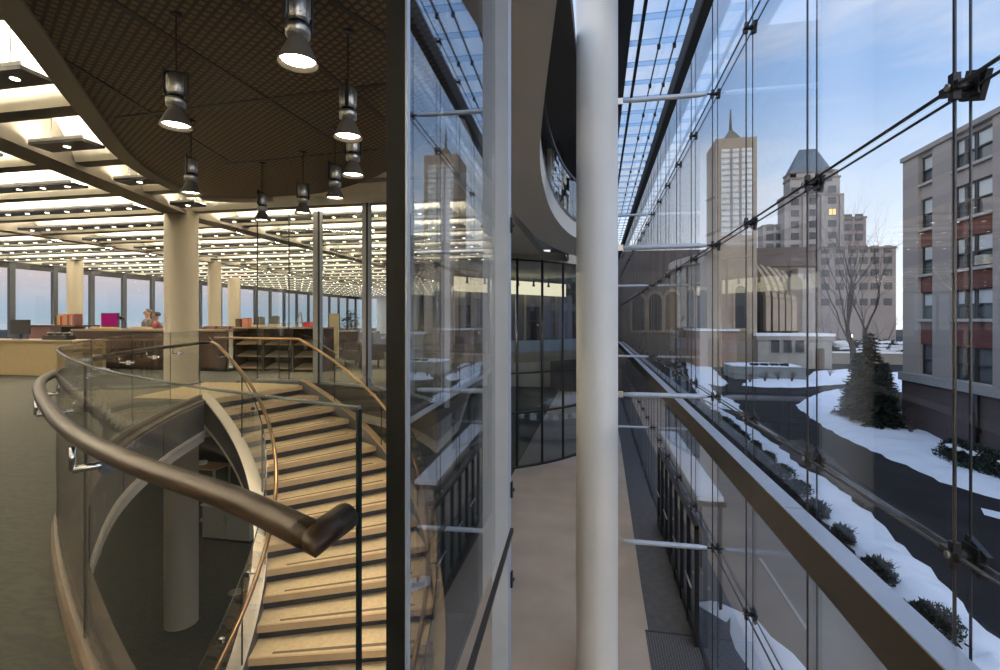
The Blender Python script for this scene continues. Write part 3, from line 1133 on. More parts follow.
struct(MB().prism([(p.x, p.y) for p in [dp(DR - .1, -62.8 + 80 * k / 30) for k in range(31)]] + [(-8.5, 33), (-8.5, 21)], EYE + 2.6, EYE + 3.0, CREAM).build('ceiling_drum'), None)
struct(MB().prism([(p.x, p.y) for p in [dp(DR - .45, -62.8 + 80 * k / 30) for k in range(31)]] + [(-8.5, 33), (-8.5, 21)], -.1, 0, CARPET).build('floor_drum'), None)
# back wall inside the drum with doors and timber posts
bw = empty('drum_back_wall', None, None, None, kind='structure')
a_, b_ = Vector((-8.3, 25.3)), Vector((-1.6, 32.0))
MB().bar((a_.x, a_.y, 1.4), (b_.x, b_.y, 1.4), .2, 2.9, mat('drum_wall', (.20, .19, .22), .7)).build('wall_panel', None, bw)
dd = (b_ - a_).normalized()
dn = Vector((dd.y, -dd.x))
for k in range(7):
    p = a_ + dd * (.9 + 1.2 * k) + dn * .15
    MB().box(p.x - .06, p.x + .06, p.y - .06, p.y + .06, 0, 2.85, mat('timber_post', (.5, .4, .25), .5)).build('timber_post', None, bw)
for k in range(3):
    p = a_ + dd * (1.5 + 2.4 * k) + dn * .14
    dm = MB().obox((p.x, p.y, 1.05), (dd.x * .45, dd.y * .45, 0), (dn.x * .03, dn.y * .03, 0), (0, 0, 1.05), WOODD)
    o = dm.build('door_leaf', None, bw)
    MB().obox((p.x + dd.x * .35 + dn.x * .05, p.y + dd.y * .35 + dn.y * .05, 1.0), (.06, 0, 0), (0, .06, 0), (0, 0, .05), CHROME).build('door_handle', None, o)
for k in range(7):
    p = a_ + dd * (1.2 + 1.1 * k) + dn * 1.1
    t = empty('track_spot', 'small track spot lamp on the lit band inside the glass drum', 'track lamp', 'track lamps inside the glass drum', (p.x, p.y, EYE + 2.1))
    MB().lathe([(.05, .2), (.05, .05), (.09, -.12), (.085, -.12)], 12, m=BLACK).build('lamp_head', None, t)
    MB().lathe([(.001, -.1), (.08, -.1)], 12, m=LAMPW).build('lens', None, t)
    MB().tube([(0, 0, .2), (0, 0, .5)], .01, 6, BLACK).build('stem', None, t)
p0, p1 = a_ + dd * .6 + dn * .8, b_ - dd * 1.2 + dn * .8
tl = MB().bar((p0.x, p0.y, EYE + 1.95), (p1.x, p1.y, EYE + 1.85), .1, .75, emis('cove_light', (1, .85, .55), 1.3)).build('light_cove')
tag(tl, 'glowing cream light cove band inside the glass drum', 'light cove')

# end of the passage
struct(MB().box(-4, 2.1, 43.6, 44.0, LOWZ, EYE + 6.3, mat('end_wall', (.06, .055, .05), .6, noise=.3, nscale=.8)).build('wall_end'), None)

# entrance frames at the foot of the glass wall
ef = empty('entrance_screen', 'row of dark tall door frames at the foot of the glass wall', 'entrance doors', None)
for k in range(8):
    y = 9.9 + k * .83
    MB().box(XG - .12, XG - .04, y - .03, y + .03, LOWZ + .005, EYE - 3.85, BLACK).build('door_post', None, ef)
    if k < 7:
        MB().box(XG - .10, XG - .06, y + .03, y + .8, LOWZ + .005, LOWZ + .25, BLACK).build('kick_plate', None, ef)
        MB().box(XG - .085, XG - .075, y + .03, y + .8, LOWZ + .26, EYE - 3.9, G_FAC).build('door_pane', None, ef)
        if k % 2 == 0:
            MB().tube([(XG - .16, y + .1, LOWZ + 1.05), (XG - .16, y + .74, LOWZ + 1.05)], .018, 8, STEEL).build('push_bar', None, ef)
MB().box(XG - .12, XG - .04, 9.87, 9.9 + 7 * .83 + .03, EYE - 3.9, EYE - 3.82, BLACK).build('head_rail', None, ef)

# ================================================================== interior furniture


def panel_x(u0, u1, vt, D, zb, depth, z_top=None):
    """extent of an axis-parallel block whose near face is seen between u0 and u1 at distance D"""
    p = wD(u0, vt, D)
    Y = p.y
    k = (u1 - 500) / F_PX
    D1 = Y / (k * ST + CT)
    X1 = (k * CT - ST) * D1
    return p.x, X1, Y, Y + depth, zb, (p.z if z_top is None else z_top)


# buff reception desk
x0, x1, y0, y1, z0, z1 = panel_x(-60, 73, 342, 11.7, 0, .8)
t = empty('reception_desk', 'long low buff fronted desk at the edge of the carpet under the lake windows', 'desk', None, (x0, y0, 0))
w = x1 - x0
MB().box(0, w, 0, .06, 0.03, .78, BUFF).build('front_panel', None, t)
MB().box(-.02, w + .02, -.03, .8, .78, .82, WOODT).build('desktop', None, t)
MB().box(0, .06, .06, .75, 0, .78, BUFF).build('side_panel', None, t)
MB().box(w - .06, w, .06, .75, 0, .78, BUFF).build('side_panel', None, t)
m = empty('desk_monitor', 'dark screen standing on the buff reception desk', 'monitor', None, (x0 + w * .47, y0 + .4, .82))
MB().box(-.28, .28, -.015, .015, .12, .46, BLACK).build('screen', None, m)
MB().box(-.03, .03, .0, .03, 0, .2, GUN).build('stand', None, m)
MB().box(-.12, .12, -.08, .1, 0, .015, GUN).build('base', None, m)
for k in range(3):
    b = MB().obox((0, 0, .05), (.12, 0, 0), (0, .1, 0), (0, 0, .05), BLACK)
    b.lathe([(.05, .1), (.08, .14), (.05, .17), (.001, .17)], 12, m=BLACK)
    o = b.build('desk_phone')
    o.location = (x0 + w * (.72 + .06 * k), y0 + .35, .82)
    tag(o, 'small black desk phone on the buff reception desk', 'phone', 'black phones on the reception desk')

# walnut counters
x0, x1, y0, y1, z0, z1 = panel_x(29, 74, 325, 14.6, 0, .7)
t = empty('counter', 'dark walnut counter with books on top, left of the magenta screen', 'counter', None, (x0, y0, 0))
w = x1 - x0
MB().box(0, w * .48, 0, .05, 0, z1 - .05, mat('maroon_panel', (.11, .045, .04), .5)).build('front_panel', None, t)
MB().box(w * .48, w * .72, 0, .7, 0, z1 - .05, WOODD).build('pedestal', None, t)
MB().box(w * .72, w * 1.02, .2, .25, .3, z1 - .2, mat('blue_grey_panel', (.30, .31, .38), .5)).build('modesty_panel', None, t)
MB().box(-.05, w * 1.05, -.05, .7, z1 - .05, z1, WOODD).build('worktop', None, t)
CA = (x0, y0, z1, w)
x0, x1, y0, y1, z0, z1 = panel_x(73, 227, 329, 13.2, 0, .8)
t = empty('counter', 'long dark walnut service counter passing behind the big cream column', 'counter', None, (x0, y0, 0))
w = x1 - x0
MB().box(0, w, 0, .06, .08, z1 - .05, WOODD).build('front_panel', None, t)
MB().box(.05, w - .05, .05, .6, 0, .08, BLACK).build('plinth', None, t)
MB().box(-.03, w, -.04, .8, z1 - .05, z1, WOODT).build('worktop', None, t)
CB = (x0, y0, z1, w)


def on_counter(u, y):
    k = (u - 500) / F_PX
    D_ = y / (k * ST + CT)
    return Vector(((k * CT - ST) * D_, y, 0))
x0, x1, y0, y1, z0, z1 = panel_x(234, 322, 327, 12.6, 0, .5)
t = empty('bookcase', 'low dark bookcase with open slanted shelves beside the stair head', 'bookcase', None, (x0, y0, 0))
w = x1 - x0
for k in range(4):
    MB().box(w * k / 3 - .03, w * k / 3 + .03, 0, .5, 0, z1 - .04, WOODD).build('upright', None, t)
MB().box(0, w, .46, .5, 0, z1 - .04, mat('bookcase_back', (.03, .018, .014), .6)).build('back_panel', None, t)
MB().box(-.05, w + .05, -.03, .52, z1 - .04, z1, WOODT).build('worktop', None, t)
for k in range(3):
    for zz in (.12, .42, .72):
        c = ((k + .5) * w / 3, .24, zz)
        s = MB().obox(c, (w / 6 - .035, 0, 0), (0, .2, .06), (0, -.004, .012), WOODT)
        s.build('shelf', None, t)
CC = (x0, y0, z1, w)

# books in a row on the first counter
cols = [(.03, .02, .02), (.55, .30, .08), (.62, .40, .16), (.05, .03, .03), (.60, .14, .06), (.55, .22, .10), (.35, .30, .2), (.12, .04, .04), (.5, .12, .06), (.42, .33, .22), (.18, .05, .05), (.1, .03, .03)]
names_ = ['black', 'amber', 'ochre', 'black brown', 'scarlet', 'rust orange', 'grey buff', 'dark maroon', 'red', 'sand', 'wine red', 'brown']
for k, c in enumerate(cols):
    b = MB().box(0, .055, 0, .2, 0, .26 + .03 * ((k * 7) % 3), mat('book_cover_%d' % k, c, .5))
    b.box(.006, .049, .004, .205, .006, .25 + .03 * ((k * 7) % 3), PLAST)
    o = b.build('book')
    o.location = (CA[0] + CA[3] * .46 + k * .062, CA[1] + .15, CA[2])
    tag(o, '%s spined book standing in the row on the dark counter' % names_[k], 'book', 'books on the dark counter')
# magenta display, desk lamp, paper tray
x0, x1, y0, y1, z0, z1 = panel_x(101, 118, 313, 13.6, 0, .1)
t = empty('display_screen', 'magenta display screen standing on the walnut counter', 'display', None, ((x0 + x1) / 2, y0, CB[2]))
hw = (x1 - x0) / 2
MB().box(-hw, hw, 0, .05, .05, z1 - CB[2], GUN).build('case', None, t)
MB().box(-hw + .02, hw - .02, -.006, 0, .07, z1 - CB[2] - .02, emis('magenta_screen', (.62, .03, .22), .36)).build('screen', None, t)
MB().box(-.1, .1, -.05, .12, 0, .06, GUN).build('stand', None, t)
p = wD(125, 325, 13.6)
t = empty('desk_lamp', 'small dark desk lamp between the magenta screen and the people', 'desk lamp', None, (p.x, p.y, CB[2]))
MB().lathe([(.001, .015), (.08, .015), (.09, 0), (.001, 0)], 16, m=GUN).build('base', None, t)
MB().tube([(0, 0, .01), (.03, 0, .2), (-.02, 0, .32)], .012, 8, GUN).build('arm', None, t)
MB().tube([(-.02, 0, .33), (-.14, 0, .29)], [.03, .06], 12, GUN).build('lamp_shade', None, t)
for u, ww, hh, c, nm, lab, cat in [(105, .42, .04, (.5, .36, .12), 'paper_tray', 'flat tan paper tray below the magenta screen', 'tray'), (138, .5, .05, (.6, .52, .38), 'paper_stack', 'low pale stack of papers on the counter beside the lamp', 'papers'), (92, .16, .05, (.45, .35, .22), 'paper_box', 'small tan box at the counter end', 'box')]:
    p = on_counter(u, CB[1] + .15)
    b = MB().box(-ww / 2, ww / 2, -.1, .1, 0, hh, mat(nm + '_m', c, .7))
    b.box(-ww / 2 + .02, ww / 2 - .02, -.08, .08, hh, hh + .01, PLAST)
    o = b.build(nm)
    o.location = (p.x, p.y + .1, CB[2])
    tag(o, lab, cat)
# trays and books along the bookcase top
for u, ww, hh, c, nm, lab, cat in [(208, .34, .07, (.09, .045, .03), 'file_tray', 'dark brown file tray beside the column on the counter', 'tray'),
                                   (223, .3, .07, (.10, .05, .035), 'file_tray', 'dark brown file tray farther from the column, near the bookcase', 'tray'),
                                   (237, .14, .2, (.06, .03, .02), 'book_box', 'dark brown box file standing on the bookcase', 'box file'),
                                   (244, .16, .22, (.45, .18, .13), 'book_box', 'reddish box file beside the dark brown one', 'box file'),
                                   (256, .3, .06, (.65, .58, .48), 'desk_organiser', 'white desk organiser holding dark booklets', 'organiser'),
                                   (272, .2, .08, (.62, .55, .45), 'desk_organiser', 'white leaflet holder behind the partition edge', 'organiser'),
                                   (306, .2, .12, (.5, .06, .07), 'red_box', 'small red box on the bookcase behind the partition', 'box')]:
    p = on_counter(u, CC[1] + .08)
    zt = CC[2] if u > 232 else CB[2]
    if u < 232:
        p = on_counter(u, CB[1] + .2)
    b = MB().box(-ww / 2, ww / 2, -.09, .09, 0, hh, mat(nm + '_%d' % u, c, .6))
    b.box(-ww / 2 + .015, ww / 2 - .015, -.075, .075, hh, hh + .008, BLACK)
    if nm == 'desk_organiser':
        for k in range(5):
            b.obox((-ww / 2 + .04 + k * ww / 5.5, 0, hh + .08 + .02 * (k % 2)), (.012, 0, .004), (0, .06, 0), (0, 0, .1), mat('booklet_dark', (.08, .08, .07), .6))
    o = b.build(nm)
    o.location = (p.x, p.y + .12, zt)
    tag(o, lab, cat)
p = on_counter(297, CC[1] + .04)
CCZ = CC[2] + .002
t = empty('table_easel', 'small wooden table easel on the bookcase behind the partition', 'easel', None, (p.x, p.y + .15, CCZ))
MB().bar((-.1, -.06, .002), (-.015, 0, .36), .02, .02, WOODT).build('leg', None, t)
MB().bar((.1, -.06, 0), (.015, 0, .36), .02, .02, WOODT).build('leg', None, t)
MB().bar((0, .12, 0), (0, 0, .36), .02, .02, WOODT).build('leg', None, t)
MB().box(-.1, .1, -.06, -.03, .1, .12, WOODT).build('ledge', None, t)


# chairs, panel and plant beyond the partition
def armchair(u, D, rz, lab):
    p = wD(u, 330, D)
    t = empty('armchair', lab, 'chair', 'dark armchairs beyond the partition', (p.x, p.y, 0), rz)
    F = mat('dark_upholstery', (.045, .035, .035), .8)
    MB().box(-.35, .35, -.35, .3, .2, .45, F).build('seat', None, t)
    MB().obox((0, .33, .6), (.35, 0, 0), (0, .07, .02), (0, -.08, .36), F).build('backrest', None, t)
    for s in (-1, 1):
        MB().box(s * .36 - .06, s * .36 + .06, -.35, .35, .2, .65, F).build('armrest', None, t)
        for q in (-.3, .3):
            MB().box(s * .33 - .02, s * .33 + .02, q - .02, q + .02, 0, .2, BLACK).build('leg', None, t)
    return t


armchair(345, 14.6, .4, 'dark armchair in front of the bushy plant beyond the partition')
armchair(362, 13.6, -.5, 'dark armchair beside the pale mullion beyond the partition')
armchair(374, 17.2, 2.6, 'dark armchair beside the black post beyond the partition')
p = wD(334, 345, 13.4)
t = empty('display_board', 'narrow buff display board standing beyond the partition', 'display board', None, (p.x, p.y, 0))
MB().box(-.13, .13, -.02, .02, .25, 1.45, mat('buff_board', (.55, .45, .28), .7)).build('board', None, t)
MB().box(-.2, .2, -.15, .15, 0, .03, GUN).build('base', None, t)
MB().box(-.02, .02, -.02, .02, .03, .25, GUN).build('post', None, t)
p = wD(350, 340, 16.2)
t = empty('potted_plant', 'bushy potted plant beyond the partition by the lake windows', 'plant', None, (p.x, p.y, 0))
MB().lathe([(.001, 0), (.2, 0), (.26, .5), (.22, .5), (.2, .46), (.001, .46)], 20, m=mat('pot_glaze', (.12, .10, .09), .4)).build('pot', None, t)
lf = MB()
rnd = random.Random(3)
for k in range(170):
    a, e, r_ = rnd.uniform(0, 6.28), rnd.uniform(-.4, 1.5), rnd.uniform(.15, .42)
    c = Vector((r_ * cos(a) * cos(e), r_ * sin(a) * cos(e), 1.1 + r_ * sin(e) * 1.2))
    d = Vector((cos(a), sin(a), rnd.uniform(-.5, .6))).normalized()
    q = d.cross(Vector((0, 0, 1))).normalized() * .035
    lf.add([c - d * .09, c + q, c + d * .1, c - q + Vector((0, 0, .01))], [(0, 1, 2, 3)], NEEDLE2)
lf.build('foliage', None, t, fix=False)
MB().tube([(0, 0, .4), (.02, .01, .8), (0, 0, 1.2)], .02, 7, BARK).build('stem', None, t)


# ------------------------------------------------------------------ two people behind the counter
def person(u, D, label, shirt, hair, skin, zs, face, lean):
    p = wD(u, 320, D)
    t = empty('person', label, 'person', None, (p.x, p.y, zs), face)
    # one continuous seated body grown from a skeleton
    J = {'pel': (0, 0, .50, .145), 'wst': (0, -.01 + lean * .3, .68, .125), 'chs': (0, lean * .7, .90, .15), 'nek': (0, lean, 1.05, .062), 'hd0': (0, lean - .01, 1.14, .062),
         'hd1': (0, lean - .015, 1.20, .085), 'hd2': (0, lean - .01, 1.27, .092), 'hd3': (0, lean, 1.33, .06)}
    for s, q in ((-1, 'l'), (1, 'r')):
        J['sh' + q] = (s * .17, lean, .98, .065)
        J['el' + q] = (s * .24, lean - .08, .74, .045)
        J['wr' + q] = (s * .14, lean - .30, .70, .032)
        J['hn' + q] = (s * .10, lean - .36, .70, .03)
        J['hp' + q] = (s * .10, -.05, .48, .10)
        J['kn' + q] = (s * .12, -.46, .47, .065)
        J['an' + q] = (s * .12, -.44, .09, .045)
        J['to' + q] = (s * .12, -.60, .04, .04)
    E = [('pel', 'wst'), ('wst', 'chs'), ('chs', 'nek'), ('nek', 'hd0'), ('hd0', 'hd1'), ('hd1', 'hd2'), ('hd2', 'hd3')]
    for q in 'lr':
        E += [('chs', 'sh' + q), ('sh' + q, 'el' + q), ('el' + q, 'wr' + q), ('wr' + q, 'hn' + q), ('pel', 'hp' + q), ('hp' + q, 'kn' + q), ('kn' + q, 'an' + q), ('an' + q, 'to' + q)]
    ks = list(J)
    me = bpy.data.meshes.new('body')
    me.from_pydata([J[k][:3] for k in ks], [(ks.index(a), ks.index(b)) for a, b in E], [])
    o = bpy.data.objects.new('body', me)
    COL.objects.link(o)
    o.parent = t
    sk = o.modifiers.new('skin', 'SKIN')
    for k, v in zip(ks, me.skin_vertices[0].data):
        v.radius = (J[k][3], J[k][3] * (.8 if k in ('chs', 'wst', 'pel') else 1))
    me.skin_vertices[0].data[0].use_root = True
    sb = o.modifiers.new('sub', 'SUBSURF')
    sb.levels = sb.render_levels = 2
    sk.use_smooth_shade = True
    me.materials.append(skin)
    # jumper over the torso and sleeves
    j = MB()
    j.lathe([(.15, .52), (.155, .62), (.15, .75), (.185, .9), (.17, .98), (.10, 1.045), (.07, 1.06)], 20, m=shirt)
    j.v = [(x * 1.12, y * .82 + lean * max(0, (z - .5) / .5), z) for x, y, z in j.v]
    for s in (-1, 1):
        j.tube([(s * .15, lean, .99), (s * .2, lean - .02, .9), (s * .24, lean - .08, .74), (s * .19, lean - .2, .715), (s * .15, lean - .28, .70)], [.085, .075, .06, .05, .042], 12, shirt)
    j.build('jumper', None, t)
    tr = MB()
    for s in (-1, 1):
        tr.tube([(s * .08, 0, .5), (s * .11, -.25, .49), (s * .12, -.47, .47), (s * .12, -.45, .28), (s * .12, -.44, .08)], [.125, .1, .08, .07, .06], 12, BLACK)
    tr.build('trousers', None, t)
    h = MB()
    n = 14
    vs, fs = [], []
    for i in range(9):
        ph = pi * .62 * i / 8
        for jn in range(n):
            a = 2 * pi * jn / n
            rr_ = .088 * sin(ph) + .004
            front = max(0, -sin(a)) * (ph / (pi * .62)) ** 2
            vs.append((rr_ * cos(a) * .95, lean + .02 + rr_ * sin(a) * 1.1 * (1 - .35 * front), 1.265 + .088 * cos(ph) + front * .05))
    for i in range(8):
        for jn in range(n):
            j2 = (jn + 1) % n
            fs.append((i * n + jn, i * n + j2, (i + 1) * n + j2, (i + 1) * n + jn))
    h.add(vs, fs, hair, True)
    h.build('hair', None, t)
    f = MB()
    for s in (-1, 1):
        f.obox((s * .034, lean - .098, 1.245), (.013, 0, 0), (0, .006, 0), (0, 0, .007), BLACK)
        f.tube([(s * .088, lean + .0, 1.21), (s * .094, lean + .008, 1.245)], .014, 8, skin)
    f.tube([(0, lean - .1, 1.24), (0, lean - .118, 1.205)], [.008, .016], 8, skin)
    f.obox((0, lean - .093, 1.172), (.026, 0, 0), (0, .005, 0), (0, 0, .006), mat('lips', (.25, .09, .08), .6))
    f.build('face_features', None, t)
    # the stool sat on
    c = empty('office_chair', 'office chair under the person at the counter' + (' in red' if 'red' in label else ' in grey'), 'chair', None, (p.x, p.y, 0), face)
    MB().box(-.22, .22, -.2, .22, zs + .29, zs + .335, BLACK).build('seat', None, c)
    MB().box(-.2, .2, .26, .30, zs + .45, zs + .85, BLACK).build('backrest', None, c)
    MB().tube([(0, 0, .05), (0, 0, zs + .29)], .03, 10, GUN).build('pedestal', None, c)
    b = MB()
    for k in range(5):
        a = 2 * pi * k / 5
        b.bar((0, 0, .06), (.28 * cos(a), .28 * sin(a), .03), .04, .03, GUN)
    b.build('base', None, c)
    return t


person(147, 15.2, 'person with grey hair in a dark top sitting upright behind the counter', mat('grey_top', (.06, .055, .055), .9), mat('grey_hair', (.07, .06, .055), .9), mat('skin_tone', (.42, .26, .2), .6), .27, -.5, 0.02)
person(158.5, 14.6, 'person in a dark red top with dark hair leaning over the counter', mat('red_top', (.075, .010, .010), .9), mat('dark_hair', (.012, .01, .01), .7), mat('skin_tone2', (.28, .15, .11), .6), .17, -1.0, -0.06)

# ------------------------------------------------------------------ seen below through the stair opening
p = at(213, 575, LOWZ)
p = wD(209, 489, 15.4)
zt = p.z
t = empty('round_table', 'white round topped side table on the floor below beside the column', 'table', None, (p.x, p.y, LOWZ))
MB().lathe([(.001, zt - LOWZ), (.27, zt - LOWZ), (.28, zt - LOWZ - .02), (.26, zt - LOWZ - .05), (.001, zt - LOWZ - .05)], 28, m=PLAST).build('tabletop', None, t)
MB().tube([(0, 0, .02), (0, 0, zt - LOWZ - .05)], .05, 12, STEEL).build('pedestal', None, t)
MB().lathe([(.001, .03), (.24, .02), (.25, 0), (.001, 0)], 24, m=STEEL).build('base', None, t)
p = wD(226, 540, 13.8)
t = empty('low_cabinet', 'grey low cabinet on the floor below, seen past the stair column', 'cabinet', None, (p.x, p.y, LOWZ))
MB().box(-.75, .75, 0, .5, .08, .95, GREYC).build('body', None, t)
MB().box(-.78, .78, -.03, .53, .95, 1.0, PLAST).build('worktop', None, t)
MB().box(-.7, .7, .03, .45, 0, .08, BLACK).build('plinth', None, t)
for s in (-1, 1):
    d = MB().box(-.36 + s * .37, .36 + s * .37, -.02, 0, .1, .93, mat('grey_door', (.36, .35, .32), .55)).build('door', None, t)
    MB().box(s * .08 - .01, s * .08 + .01, -.05, -.02, .5, .7, STEEL).build('handle', None, d)
p = at(215, 545, LOWZ + .0)
p = wD(190, 470, 17.2)
t = empty('work_table', 'wooden work table on the floor below behind the round side table', 'table', None, (p.x, p.y, LOWZ))
MB().box(-.3, 1.3, -.4, .4, p.z - LOWZ - .04 + .2, p.z - LOWZ + .2, mat('tan_table', (.36, .24, .13), .5)).build('tabletop', None, t)
for sx in (-.25, 1.25):
    for sy in (-.35, .35):
        MB().box(sx - .03, sx + .03, sy - .03, sy + .03, 0, p.z - LOWZ + .16, STEEL).build('leg', None, t)
q = wD(200, 465, 17.2)
o = MB().lathe([(.001, 0), (.12, 0), (.16, .06), (.14, .12), (.001, .13)], 16, m=PLAST).build('bowl')
o.location = (q.x + .1, q.y, p.z + .2)
tag(o, 'pale round object lying on the wooden table below', 'bowl')
p = at(236, 592, LOWZ)
o = MB().lathe([(.001, .012), (.13, .012), (.16, .0), (.17, .0)], 24, m=STEEL)
o.lathe([(.001, .014), (.10, .013)], 20, m=GREYC)
o = o.build('floor_box')
o.location = (p.x, p.y, LOWZ)
tag(o, 'oval steel floor outlet in the dark carpet below', 'floor outlet')
# unseen lamps added to light the storey below
lc = MB().prism(outer, -.60, -.45, mat('lower_ceiling', (.5, .47, .42), .8))
struct(lc.build('ceiling_lower'), 'plain ceiling of the storey below')
for (x, y) in [(-10, 4), (-10, 9), (-13, 6), (-7.5, 12.5), (-11, 14), (-15, 10), (-9.6, 0), (-6, -3)]:
    o = MB().lathe([(.001, -.61), (.12, -.61), (.14, -.60)], 16, (0, 0, 0), LOWL).build('ceiling_downlight')
    o.location = (x, y, 0)
    tag(o, 'added unseen downlight in the ceiling of the floor below', 'downlight', 'added downlights of the floor below')

# ================================================================== outdoors
GZ = LOWZ
ext = MB().box(XG + .1, 400, -60, 400, GZ - 1.2, GZ - .06, ASPH)
ext.box(-400, XG + .1, 46.5, 400, GZ - 1.2, GZ - .06, ASPH)
struct(ext.build('ground'), 'dark asphalt drive and ground outside')
struct(MB().prism([(2.96, -10), (5.0, -10), (5.0, 30), (4.6, 40), (XG + .05, 40), (XG + .05, 11.6), (2.96, 11.6)], GZ - .2, GZ - .02, PLAZA).build('ground_plaza'), 'grey paved strip outside the glass wall')


def patch(pix, name, label, z=0.0, h=.12, mt=SNOW, pts=None, jag=.12, seed=1):
    rnd_ = random.Random(seed)
    P = [at(u, v, GZ) for u, v in pix] if pts is None else [Vector((a, b, 0)) for a, b in pts]
    n = len(P)
    bm = bmesh.new()
    out = []
    for i in range(n):
        a, b = P[i], P[(i + 1) % n]
        L_ = (b - a).length
        k = max(1, min(24, int(L_ / .5)))
        for j in range(k):
            q = a.lerp(b, j / k)
            out.append((q.x + rnd_.uniform(-jag, jag), q.y + rnd_.uniform(-jag, jag)))
    tri = tessellate_polygon([[Vector((x, y, 0)) for x, y in out]])
    vs = [bm.verts.new((x, y, GZ - .05 + z)) for x, y in out]
    for t3 in tri:
        try:
            bm.faces.new([vs[k] for k in t3])
        except ValueError:
            pass
    bd = {e for e in bm.edges if e.is_boundary}
    for _ in range(3):
        bmesh.ops.subdivide_edges(bm, edges=[e for e in bm.edges if e.calc_length() > .7], cuts=1, use_grid_fill=True)
        bmesh.ops.triangulate(bm, faces=bm.faces)
    bv = {v for e in bm.edges if e.is_boundary for v in e.verts}
    for v in bm.verts:
        if v not in bv:
            d = min(((v.co.x - x) ** 2 + (v.co.y - y) ** 2) ** .5 for x, y in out)
            v.co.z += h * min(1, d / .5) + h * .5 * (sin(v.co.x * 1.7 + v.co.y) * .5 + sin(v.co.y * 2.3) * .4 + rnd_.uniform(-.2, .2)) * min(1, d)
    bmesh.ops.recalc_face_normals(bm, faces=bm.faces)
    for f in bm.faces:
        if f.normal.z < 0:
            f.normal_flip()
        f.smooth = True
    me = bpy.data.meshes.new(name)
    bm.to_mesh(me)
    bm.free()
    me.materials.append(mt)
    o = bpy.data.objects.new(name, me)
    COL.objects.link(o)
    tag(o, label, None, None, 'structure')
    return o


patch([(795, 405), (806, 398), (822, 392), (846, 388), (870, 395), (905, 412), (940, 436), (962, 452), (1010, 470), (1040, 520), (1000, 499), (940, 480), (880, 453), (835, 432), (810, 417)], 'snow_lawn', 'snow covered lawn island round the evergreens', h=.22, seed=2)
patch([(742, 385), (747, 379), (775, 376), (802, 379), (815, 371), (852, 369), (850, 383), (800, 387), (765, 387)], 'snow_lawn', 'snow strip in front of the low chapel wing', h=.15, seed=3)
patch([(686, 362), (706, 362), (728, 383), (722, 386), (708, 383), (716, 392), (739, 403), (741, 411), (722, 408), (700, 397), (690, 384)], 'snow_lawn', 'snow patch beside the path towards the chapel', h=.15, seed=4)
patch([(704, 401), (726, 411), (772, 440), (802, 465), (832, 482), (872, 512), (905, 546), (950, 588), (1010, 645), (1010, 690), (945, 640), (880, 578), (835, 533), (800, 494), (760, 452), (725, 424)], 'snow_verge', 'snow bank between the hedge and the drive', h=.22, seed=5)
patch([(980, 507), (1003, 511), (1012, 520), (986, 514)], 'snow_lawn', 'small snow scrap beside the drive', h=.08, seed=6)
patch([(850, 372), (905, 372), (905, 392), (875, 388)], 'snow_lawn', 'snow behind the evergreens', h=.1, seed=8)
patch([(838, 352), (905, 352), (905, 360), (838, 358)], 'snow_lawn', 'snow beyond the low wall far back', h=.3, seed=9)
patch([(770, 448), (800, 437), (830, 455), (880, 500), (868, 508), (835, 480), (802, 463)], 'ground_verge', 'brown earth verge beside the drive', h=.04, mt=SOIL, seed=10, z=.01)
# entrance canopy with snow on it
ec = empty('entrance_canopy', 'snow topped flat canopy outside the glass wall over the entrance doors', 'canopy', None, (2.0, 11.0, EYE - 3.85))
MB().box(-.03, .62, 0, 6.4, 0, .10, GUN).build('slab', None, ec)
MB().box(.05, .58, .05, 6.35, .10, .19, SNOW).build('snow_cap', None, ec)
for k in range(4):
    MB().box(.5, .56, .1 + k * 2.0, .16 + k * 2.0, LOWZ - EYE + 3.85, 0, GUN).build('post', None, ec)
a, b = at(760, 558, GZ), at(807, 629, GZ)
struct(MB().bar((a.x, a.y, GZ - .015), (b.x, b.y, GZ - .015), .07, .02, mat('pale_joint', (.42, .40, .38), .8)).build('ground_joint'), 'pale joint line in the paving outside the glass wall')
# snow heap by the grating
sn = patch(None, 'snow_heap', 'melting snow heap on the grating outside the glass wall', z=.06, h=.22, pts=[(2.05, 11.4), (2.5, 10.8), (2.7, 11.0), (2.5, 9.9), (2.75, 9.0), (3.2, 8.2), (3.6, 8.8), (3.5, 10.0), (3.2, 11.1), (2.6, 11.6)], jag=.08, seed=11)


# hedge along the verge
def scatter(bm_, pts, n, size, rnd_, m, up=.3):
    for _ in range(n):
        c, r_ = pts(rnd_)
        d = Vector((rnd_.uniform(-1, 1), rnd_.uniform(-1, 1), rnd_.uniform(-.4, 1) + up)).normalized()
        q = d.orthogonal().normalized()
        q.rotate(Matrix.Rotation(rnd_.uniform(0, 6.28), 3, d))
        s_ = size * rnd_.uniform(.6, 1.3)
        bm_.add([c - q * s_ * .25, c + q * s_ * .25, c + d * s_ + q * .05 * s_, c + d * s_ - q * .05 * s_], [(0, 1, 2, 3)], m)


